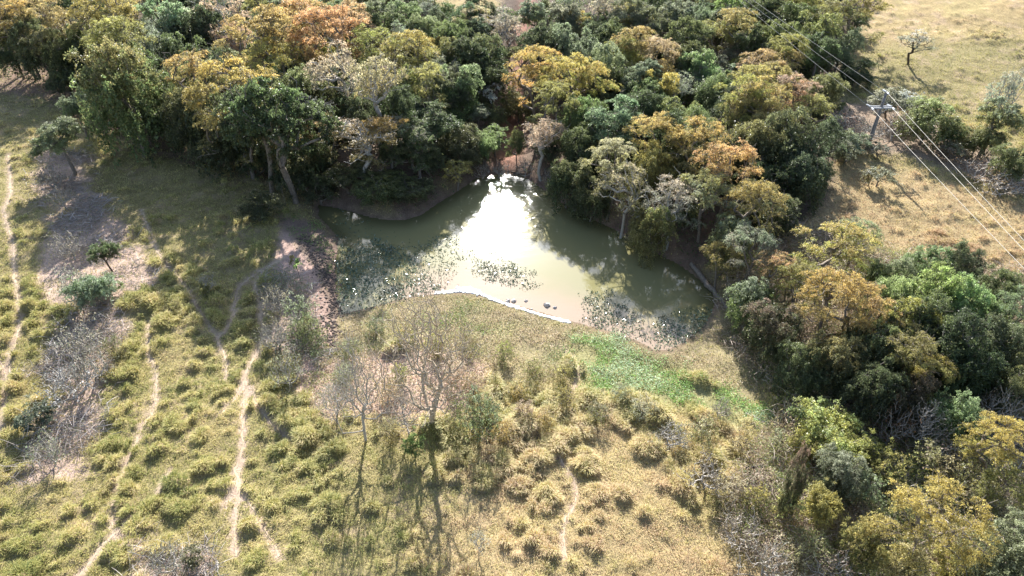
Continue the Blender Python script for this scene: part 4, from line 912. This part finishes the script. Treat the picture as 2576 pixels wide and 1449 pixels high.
for k_, cx, cy, wp, h, c, lb in SE: tree(k_, cx, cy, wp * 1.08, h, c, lb)
BR_ = [
('bushy',380,290,110,4.5,'dk/gr','dark bush at the forest edge directly above the patch of sunlit dry grass'),
('bushy',480,320,110,4.5,'dk/ol','dark bush at the forest edge under the small golden tree'),
('vine',560,345,110,6,'dk/gr','dark tree hanging to the ground at the forest edge, right below the olive hanging tree'),
('bushy',640,380,110,4.5,'dk/gr','dark bush at the lowest step of the forest edge left of the pond'),
('vine',730,390,120,6,'dk/ol','dark leafy tree at the right end of the shaded slope'),
('bushy',800,455,110,4,'dk/gr','dark bush at the upper left corner of the pond'),
('bushy',250,235,100,4,'dk/gr','dark bush at the forest edge right of the two light green pasture trees'),
('bushy',160,195,100,4,'dk/ol','dark bush above the two light green pasture trees'),
('twig',1262,418,55,2.2,'br/st','brown reedy bush at the middle of the pond head'),
('twig',1320,415,60,2.4,'br/br','dark brown reedy bush at the right of the pond head'),
('twig',1215,425,50,2,'br/ol','brown reedy bush at the left of the pond head'),
('twig',1385,440,60,2.4,'br/gy','grey brown twigs on the right shoulder of the pond head'),
('vine',2157,175,90,3.5,'dk/gr','dark bush in the shadow the wood throws on the dry pasture'),
('vine',2342,285,140,5.5,'gr/li','large green bush overgrown with vines beside the power pole'),
('vine',2400,320,80,3.5,'gr/ol','green bush on the right shoulder of the large vine bush'),
('shrub',2245,250,95,3.5,'gy/lg','grey-green bush behind the top of the power pole'),
('shrub',2300,255,75,3,'gy/wh','silvery grass-like bush behind the large vine bush'),
('twig',2265,305,105,3.6,'br/br','reddish brown dry bush right of the power pole'),
('twig',2120,295,100,3.6,'br/pk','reddish brown dry bush left of the power pole'),
('twig',2190,325,90,2.8,'br/gy','dark twiggy bush directly behind the foot of the power pole'),
('shrub',2140,345,95,3,'gy/gr','grey-green bush between the wood and the power pole'),
('shrub',2130,375,80,2.6,'gr/gy','low leafy bush at the corner of the dark wood left of the pole foot'),
('shrub',2215,372,60,1.8,'gy/gr','small grey bush right of the pole foot'),
('shrub',2215,440,80,2.2,'ol/gy','round olive bush alone on the right dry slope'),
('twig',2470,425,120,2.2,'br/or','rust brown dead brush at the right, upper pile'),
('twig',2530,460,120,2.2,'br/or','rust brown dead brush at the right edge, lower pile'),
('round',2520,285,105,7,'ol/gy','olive grey tree with dark trunk at the right edge by the pasture'),
('sparse',2530,230,80,8.5,'gy/pk','thin bare topped tree rising behind the olive grey one at the right edge'),
('vine',2490,340,90,4,'gr/ol','green bush at the foot of the olive grey tree'),
('vine',2550,390,90,4.5,'gr/bg','green bush at the right edge above the rust brown brush'),
('shrub',2440,355,80,2.4,'ol/gr','low olive bush on the fence line between vine bush and right edge'),
('shrub',2395,375,80,2.2,'br/gr','dark low bush under the wires on the fence line'),
]
for k_, cx, cy, wp, h, c, lb in BR_: tree(k_, cx, cy, wp, h, c, lb)
# free-standing ones: base, top, width
ST = [
('sparse',2283,165,73,85,'gy/wh','lone silvery grey tree standing on the dry pasture','darkbark'),
('round',190,440,288,130,'bg/lg','round light green tree alone on the left pasture beside dead brush',None),
('round',225,355,222,85,'gr/lg','green tree directly behind the round light green one on the left pasture',None),
('round',283,683,590,66,'dk/bg','small dense dark green tree with a thin bare trunk on pinkish soil','darkbark'),
('sapling',757,713,645,30,'li/li','bright green sapling on the bare earth bank','darkbark'),
('sapling',741,695,640,18,'ol/go','short dry sapling left beside the bright green sapling','darkbark'),
('weedy',765,845,730,75,'gr/gy','tall grey-green bush on the bank left of the pond','bark'),
('weedy',790,880,800,75,'gr/ol','olive green bush below the tall grey-green one on the bank','bark'),
('twig',700,790,715,75,'gy/st','grey dry shrub on the bank between two cattle paths','palebark'),
('twig',700,880,810,80,'gy/st','grey dry shrub lower on the bank above the dark tussock','palebark'),
('twig',735,975,880,90,'gy/st','grey dry shrub left of the white bare tree','palebark'),
('shrub',524,758,712,40,'gr/ol','small dark bush under a grey twiggy one in the middle of the left pasture','bark'),
('twig',528,740,690,48,'wh/st','grey twiggy bush in the middle of the left pasture','palebark'),
('shrub',250,775,685,120,'gy/gr','grey-green shrub below the small dense tree','bark'),
('shrub',280,745,700,70,'bg/lg','fresh green shrub at the foot of the small dense tree','bark'),
('twig',205,760,670,90,'wh/gy','pale twiggy shrub left of the grey-green shrub','palebark'),
('twig',215,900,815,120,'gy/st','large grey dry bush in the left brush belt','palebark'),
('twig',240,960,880,110,'gy/st','grey dry bush below the large one in the left brush belt','palebark'),
('weedy',300,900,845,60,'ol/gr','olive bush at the right side of the left brush belt','bark'),
('twig',190,1010,930,130,'wh/gy','whitish dry bush in the lower left brush belt','palebark'),
('shrub',100,1075,1025,90,'bl/gy','blue-green low bush in the lower left brush belt','bark'),
('twig',140,1170,1100,80,'gy/st','grey dry bush at the lower end of the left brush belt','palebark'),
('twig',140,480,400,75,'pk/st','pinkish dry bush left of the shadow of the light green tree','palebark'),
('twig',175,530,470,70,'pk/gy','dry grey bush below the shadow of the light green tree','palebark'),
('twig',185,650,590,80,'pk/st','dry bush left of the small dense dark tree','palebark'),
('shrub',655,560,490,110,'dk/gr','dark bush in the shade at the left end of the pond wood','bark'),
('sapling',645,435,395,30,'yg/go','thin sapling with a few yellow leaves on the shaded slope','bark'),
('sapling',720,520,440,34,'dk/gr','thin dark sapling at the left shore in the forest shade','bark'),
('shrub',1045,1148,1085,55,'bg/li','fresh green vine clump on a stump at the foot of the bare trees','bark'),
('weedy',1210,1100,975,110,'gr/lg','tall green weedy bush right of the big bare tree','bark'),
('weedy',1150,1085,1010,70,'ol/gr','olive weedy bush between the big bare tree and the tall green bush','bark'),
('weedy',1265,1120,1060,60,'ol/go','small olive bush at the right foot of the tall green weedy bush','bark'),
('weedy',985,1115,1050,60,'ol/st','dull green bush between the white bare tree and the small bare tree','bark'),
('weedy',1270,910,860,55,'gr/yg','green weedy shrub in the marsh plants right of the bare crown','bark'),
('weedy',1410,970,915,60,'ol/go','olive shrub beside the trodden path near the green weeds','bark'),
('twig',1205,1390,1330,45,'wh/st','pale straw coloured dead shrub near the bottom edge in the middle','palebark'),
('twig',440,1440,1375,110,'gy/st','grey dry bush at the bottom edge on the left','palebark'),
('shrub',490,1420,1380,60,'gr/gy','grey-green bush right of the dry one at the bottom left','bark'),
('sapling',1976,1117,1008,46,'dk/gr','small slim dark green tree in front of the big rounded bush','darkbark'),
('weedy',1945,1145,1085,60,'bg/lg','pale green sprouting bush on top of the vine wrapped stump','bark'),
('vine',1958,1315,1130,52,'dk/br','tall narrow vine wrapped stump beside the broken rails','bark'),
('twig',1805,1060,1000,60,'gy/lg','thin grey sapling bush at the lower edge of the green weeds','palebark'),
]
for k_, bx, by, ty, wp, c, lb, bk in ST: stand(k_, bx, by, ty, wp, c, lb, bark=bk)
stand('bare', 1092, 1085, 700, 330, 'st/st', 'big leafless tan tree with a wide fan of branches in the foreground', bark='tanbark', rz=.6)
stand('bare', 922, 1110, 800, 150, 'st/st', 'pale leafless tree left of the big bare tree', bark='palebark', rz=2.1)
stand('bare', 1030, 1095, 955, 125, 'st/st', 'small low leafless tree between the two larger bare ones', bark='palebark', rz=4)
stand('bare', 850, 1045, 955, 120, 'st/st', 'heap of fallen bleached branches left of the pale leafless tree', bark='palebark', name='dead_branch_heap')
stand('bare', 2300, 1130, 1010, 140, 'st/st', 'bleached dead branches reaching out below the black hollow', bark='palebark', name='dead_branch_heap')
stand('bare', 700, 340, 240, 40, 'st/st', 'slim bare stem in the dark edge of the left wood', bark='palebark')
for bx, by, ty, wp, lb in [(1245,962,905,20,'thin dark leafless stem standing in the leaf litter right of the bare trees'),(1352,1112,1068,18,'leaning bare stick in the dry grass right of the weedy bushes'),
        (1060,290,200,30,'slim white stem left of the rounded bright green vine tree'),(945,655+20,600,24,'thin leafless stem in the thicket shade')][:3]:
    stand('bare', bx, by, ty, wp, 'st/st', lb, bark='darkbark' if by > 900 else 'palebark')

WE = [  # dry weeds and scrub round the bare trees and on the near shore: base, top, width, colours
(975,1010,950,70,'st/ol','straw coloured weeds right of the pale leafless tree'),(1010,960,915,55,'ol/yg','yellow-green weeds in the upper left of the leaf litter patch'),
(1150,960,905,60,'pk/st','pinkish dry weeds at the right end of the leaf litter'),(1195,1000,940,60,'br/st','brown dry weeds above the tall green weedy bush'),
(1235,1040,985,60,'ol/st','dull weeds at the upper right of the tall green weedy bush'),(1300,1000,955,60,'go/st','golden dry weeds in the middle of the near bank'),
(1340,950,905,60,'ol/yg','olive weeds between the near shore and the trodden path'),(1320,1060,1010,60,'br/st','brown grass clump right of the weedy bushes'),
(1370,1080,1030,60,'go/br','brownish yellow grass clump near the leaning stick'),(1420,1025,975,60,'ol/go','olive grass clump left of the lower trodden path'),
(1100,890,840,70,'ol/yg','yellow-green weeds above the big bare tree trunk'),(1180,870,825,60,'st/ol','pale weeds on the near bank behind the big bare crown'),
(1020,870,820,60,'gr/yg','green weeds on the near bank between the bare crowns'),(880,900,850,60,'gr/gy','grey-green weeds below the left arm of the pond'),
(870,960,915,60,'gy/st','grey weeds above the heap of bleached branches'),(950,840,800,60,'gr/lg','light green weeds at the lower edge of the left water weeds'),
(1560,1010,965,60,'gy/lg','grey-green weeds at the lower left border of the green weeds'),(1620,1050,1000,70,'gy/st','greyish weeds below the middle of the green weeds'),
(1760,1110,1050,80,'ol/st','olive dry weeds left of the slim dark tree'),(1860,1140,1070,80,'st/yg','pale straw weeds under the slim dark tree'),
(1500,1060,1015,60,'ol/gy','dark olive clump right of the lower trodden path'),(1890,1290,1220,70,'ol/yg','yellow-green weeds below the broken rails'),
(1830,1260,1200,80,'pk/st','pinkish straw weeds left below the broken rails'),(1990,1440,1370,90,'st/ol','straw weeds at the bottom edge beside the dark twiggy shrub'),
(2240,1330,1260,80,'gr/ol','green weeds left of the bright yellow layered tree'),(2440,1290,1215,90,'pk/st','dry pinkish weeds above the yellow tree at the bottom'),
(2350,1220,1150,90,'ol/st','dull olive weeds in the middle of the right scrub'),(2500,1330,1260,80,'gr/gy','green weeds between the golden and blue-green trees at the right'),
]
for bx, by, ty, wp, c, lb in WE: stand('weedy', bx, by, ty, wp, c, lb)
# understory filling the wood: small shared bushes nobody could tell apart
rr_ = random.Random(12); Xa, Ya = np.meshgrid(STP(-100, 100, 4.2), STP(50, 165, 4.6)); Xa = Xa.ravel() + np.array([rr_.uniform(-1.6, 1.6) for _ in Xa.ravel()]); Ya = Ya.ravel() + np.array([rr_.uniform(-1.6, 1.6) for _ in Ya.ravel()])
okm = (samp(mF, Xa, Ya) > .8) & (samp(shd, Xa, Ya) > 2.2) & (samp(gd, Xa, Ya) > 2.2) & (np.abs(Xa) < .75 * (Ya * CP + 36 * SP) + 3)
FILL = [(['vine', 'round'], ['dk/gr', 'dk/bl', 'dk/dk'], 'dark green tree', 'dark trees of the lower canopy'), (['feather', 'feather', 'vine'], ['ol/yg', 'ol/go', 'gr/ol'], 'olive tree', 'olive trees of the lower canopy'),
        (['round', 'sparse'], ['gy/lg', 'bl/gy', 'gr/gy'], 'grey-green tree', 'grey-green trees of the lower canopy'), (['bushy'], ['dk/gr', 'gr/gr', 'dk/ol'], 'low bush', 'bushes on the forest floor')]
MARK = [((128, 62), 'rusty orange crown far left'), ((275, 50), 'tall yellow tipped tree'), ((500, 212), 'small golden edge tree'), ((655, 100), 'broad golden tree'), ((830, 95), 'bright orange crowns'),
        ((945, 215), 'white limbed tree'), ((900, 345), 'big golden tan tree'), ((1135, 85), 'dark column shaped tree'), ((1145, 215), 'rounded vine draped tree'), ((1243, 235), 'whitish gully sapling'),
        ((1350, 185), 'bright golden gully tree'), ((1560, 300), 'round blue-green tree'), ((1600, 120), 'tan and gold crown'), ((1765, 165), 'bright vine tree under the wires'), ((1850, 75), 'golden olive crown under the wires'),
        ((1990, 245), 'rusty pink topped crown'), ((1830, 425), 'big orange tipped tree'), ((2110, 45), 'tall crown at the dry pasture'), ((1965, 345), 'large dark mass'), ((1420, 60), 'blue-green top edge tree'), ((1690, 510), 'grey tan twiggy bank tree')]
ORD = ['nearest', 'second nearest', 'third nearest', 'fourth nearest', 'fifth nearest', 'sixth nearest', 'seventh nearest', 'eighth nearest', 'ninth nearest', 'tenth nearest']
sd_ = samp(shd, Xa, Ya); sf_ = sdf(Xa, Ya, FOREST); todo = []
for i in [i for i in range(len(Xa)) if okm[i]][:295]:
    x, y = Xa[i], Ya[i]; edge_ = sd_[i] < 7 or samp(gd, x, y) < 5 or sf_[i] < 4; z = float(samp(G0, x, y))
    f = 3 if edge_ or rr_.random() < .12 else rr_.choice([0, 0, 0, 1, 1, 2]); K, CC, LB_, GR = FILL[f]
    h = rr_.uniform(2.2, 3.8) if f == 3 else rr_.uniform(5, 8.2); q = w2p((x, y, z + h * .66)) 
    if not (-15 < q[0] < 2590 and q[1] > -35): continue
    j = min(range(len(MARK)), key=lambda m: (MARK[m][0][0] - q[0]) ** 2 + (MARK[m][0][1] - q[1]) ** 2); dx, dy = q[0] - MARK[j][0][0], q[1] - MARK[j][0][1]
    di = ('right of' if dx > 0 else 'left of') if abs(dx) > abs(dy) else ('below' if dy > 0 else 'above')
    todo.append((j, di, f, math.hypot(dx, dy), (x, y, z), h, rr_.choice(K), rr_.choice(CC), rr_.uniform(.95, 1.3) if f == 3 else rr_.uniform(.6, .85)))
todo.sort(key=lambda t: t[:4]); cnt_ = {}
for j, di, f, ds, p, h, K, c, wf in todo:
    n_ = cnt_.get((j, di, f), 0); cnt_[(j, di, f)] = n_ + 1
    put(K, p, h, h * wf, c, 'lower canopy %s, %s %s the %s' % (FILL[f][2], ORD[min(n_, 9)], di, MARK[j][1]), group=FILL[f][3])

# ------------------------------------------------------------------ power line
pb = at(2180, 376); dT = ray(2222, 256); tT = pb[1] / dT[1]; ph = CAMH + dT[2] * tT - pb[2]; ph = max(6.5, ph); topx = 0 + dT[0] * tT
pole = empty('power_pole', pb, 0, label='grey concrete power pole with a double crossarm above the brown bushes', category='power pole')
lean = topx - pb[0]
def m1(name, V, Q, T, mat, parent, sm=True, **k): return link(name, mesh(name, V, Q, T, mat=mat, smooth_=sm), parent, **k)
V, Q, T = curve_tube([(lean * t, 0, ph * t - .0) for t in np.linspace(-.04, 1, 6)], np.linspace(.24, .14, 6), 10); m1('shaft', V, Q, T, M['concrete'], pole)
def box(c, s):
    x, y, z = c; a, b, d = s[0] / 2, s[1] / 2, s[2] / 2
    V = [(x + i * a, y + j * b, z + k * d) for k in (-1, 1) for i, j in ((-1, -1), (1, -1), (1, 1), (-1, 1))]
    return np.array(V), np.array([[0, 3, 2, 1], [4, 5, 6, 7], [0, 1, 5, 4], [1, 2, 6, 5], [2, 3, 7, 6], [3, 0, 4, 7]])
arm = {}
hA = ph * .76; xA = lean * .76
for nm_, yy in (('front', -.24), ('back', .24)):
    V, Q = box((xA, yy, hA), (2.5, .09, .12)); m1('crossarm', V, Q, None, M['steel'], pole, False)
def insulator(x, y, z, dirx, diry):
    V, Q, b0 = [], [], 0; pts = []; rad = []
    for i in range(9):
        t = i / 8; pts.append((x + dirx * .5 * t, y + diry * .5 * t, z)); rad.append(.1 if i % 2 else .045)
    V, Q, T = curve_tube(pts, rad, 8); return m1('insulator', V, Q, T, M['porcelain'], pole)
EXT = {'a': ((1862, 0), (2575, 668)), 'b': ((1894, 10), (2575, 622)), 'c': ((1899, 0), (2575, 598))}
att = {'a': (xA - 1.12, hA), 'b': (xA + 1.12, hA), 'c': (lean, ph + .12)}
LB = {'a': 'pale wire from the left crossarm end', 'b': 'pale wire from the right crossarm end', 'c': 'pale wire from the pole top'}
for key in 'abc':
    ax, az_ = att[key]
    for side, tgt, yy, wrd in ((0, EXT[key][0], .27, 'running up left over the wood'), (1, EXT[key][1], -.27, 'running down right over the dry slope')):
        P0 = np.array([pb[0] + ax, pb[1] + (yy if key != 'c' else yy * .4), pb[2] + az_])
        P1 = at(tgt[0], tgt[1], 9.5 if side == 0 else 8.0); D = P1 - P0; Ld = np.linalg.norm(D[:2]); P1 = P0 + D * (1 + 12 / Ld); D = P1 - P0
        u = D[:2] / np.linalg.norm(D[:2]); insulator(ax, P0[1] - pb[1], az_, u[0], u[1]); st = P0 + np.array([u[0], u[1], 0]) * .48
        pts = [st + (P1 - st) * t - np.array([0, 0, 1.0]) * (.5 * 4 * t * (1 - t) * .3) for t in np.linspace(0, 1, 14)]
        V, Q, T = curve_tube(pts, [.014] * 14, 5)
        o = m1('power_wire', V, Q, T, M['wire'], None, True, label=LB[key] + ', ' + wrd, category='power wire', group='wires of the power line')
V, Q, T = curve_tube([(xA - .05, 0, hA - .9), (xA - .6, -.24, hA - .05)], [.03, .03], 5); m1('brace', V, Q, T, M['steel'], pole)
V, Q, T = curve_tube([(xA - .05, 0, hA - .9), (xA + .6, -.24, hA - .05)], [.03, .03], 5); m1('brace', V, Q, T, M['steel'], pole)

# ------------------------------------------------------------------ log, fence, broken rails
def log(name, pxs, rads, mat, label, cat, up=.15, seed=1, k=9):
    r = np.random.default_rng(seed); P = smooth(np.array([at(a, b, up) for a, b in pxs]), 5); o = P[0].copy(); n = len(P); P[1:-1] += r.normal(size=(n - 2, 3)) * .04
    V, Q, T = curve_tube(P - o, np.interp(np.linspace(0, 1, n), np.linspace(0, 1, len(rads)), rads) * r.uniform(.88, 1.12, n), k)
    ob = m1(name, V, Q, T, mat, None, True, label=label, category=cat); ob.location = o; return ob
log('fallen_trunk', [(1738,664),(1760,690),(1785,722),(1810,750),(1836,782)], [.2, .24, .22, .17, .1], M['bark'], 'long weathered fallen trunk lying along the right end of the pond', 'log', .25)
log('driftwood', [(1180,433),(1160,437),(1145,440)], [.08, .1, .05], M['darkbark'], 'dark stick lying on the mud left of the pond head', 'log', .1, 2)
log('driftwood', [(1285,432),(1305,436),(1325,438)], [.08, .1, .06], M['darkbark'], 'dark stick lying across the very head of the pond', 'log', .1, 3)
log('driftwood', [(1875,1040),(1900,1050),(1925,1062)], [.05, .07, .04], M['palebark'], 'pale dead branch lying on the bright green weeds', 'log', .12, 4)
log('driftwood', [(1145,712),(1160,722),(1168,730)], [.03, .05, .03], M['bark'], 'thin branch stuck in the water by the big white patch', 'log', .05, 5)
log('driftwood', [(168,1075),(195,1060),(228,1045)], [.05, .06, .03], M['darkbark'], 'dark dead branch on bare ground in the left brush belt', 'log', .1, 6)
log('driftwood', [(545,1410),(548,1425),(550,1445)], [.05, .06, .03], M['palebark'], 'short pale stick at the bottom edge left of the centre path', 'log', .1, 7)
def post_fence(pxs, label, hgt=1.25):
    P = [at(a, b) for a, b in pxs]; f = empty('wire_fence', P[0], 0, label=label, category='fence'); r = random.Random(3)
    for p in P:
        q = p - P[0]; V, Q, T = curve_tube([q + [0, 0, -.2], q + [r.uniform(-.05, .05), 0, hgt * .6], q + [r.uniform(-.08, .08), 0, hgt]], [.1, .09, .075], 7); m1('post', V, Q, T, M['palebark'], f)
    for hh in (.35, .7, 1.05):
        V, Q, T = curve_tube([p - P[0] + [0, 0, hh] for p in P], [.02] * len(P), 4); m1('wire', V, Q, T, M['steel'], f)
post_fence([(2443,396),(2458,398),(2500,424),(2545,452),(2600,486)], 'pale post and wire fence among the brown brush at the right')
rb = at(1873, 1176); fr = empty('broken_fence', rb, 0, label='broken dark wooden rails half buried in dry grass', category='fence')
def lp(a, b, up): return at(a, b, up) - rb
for i, (a, b) in enumerate([((1873,1176),(1935,1170)), ((1874,1178),(1897,1187)), ((1873,1190),(1938,1178)), ((1885,1187),(1930,1196))]):
    V, Q, T = curve_tube([lp(*a, .5), (lp(*a, .5) + lp(*b, .5)) / 2 + [0, 0, -.03], lp(*b, .5)], [.07, .06, .05], 7); m1('rail', V, Q, T, M['darkbark'], fr)
for i, x in enumerate((1878, 1890, 1901, 1912, 1922, 1932)):
    p = lp(x, 1194, .0); V, Q, T = curve_tube([p + [0, 0, -.15], p + [.04, 0, .4], p + [.0, .05, .78]], [.05, .045, .035], 6); m1('stake', V, Q, T, M['darkbark'], fr)
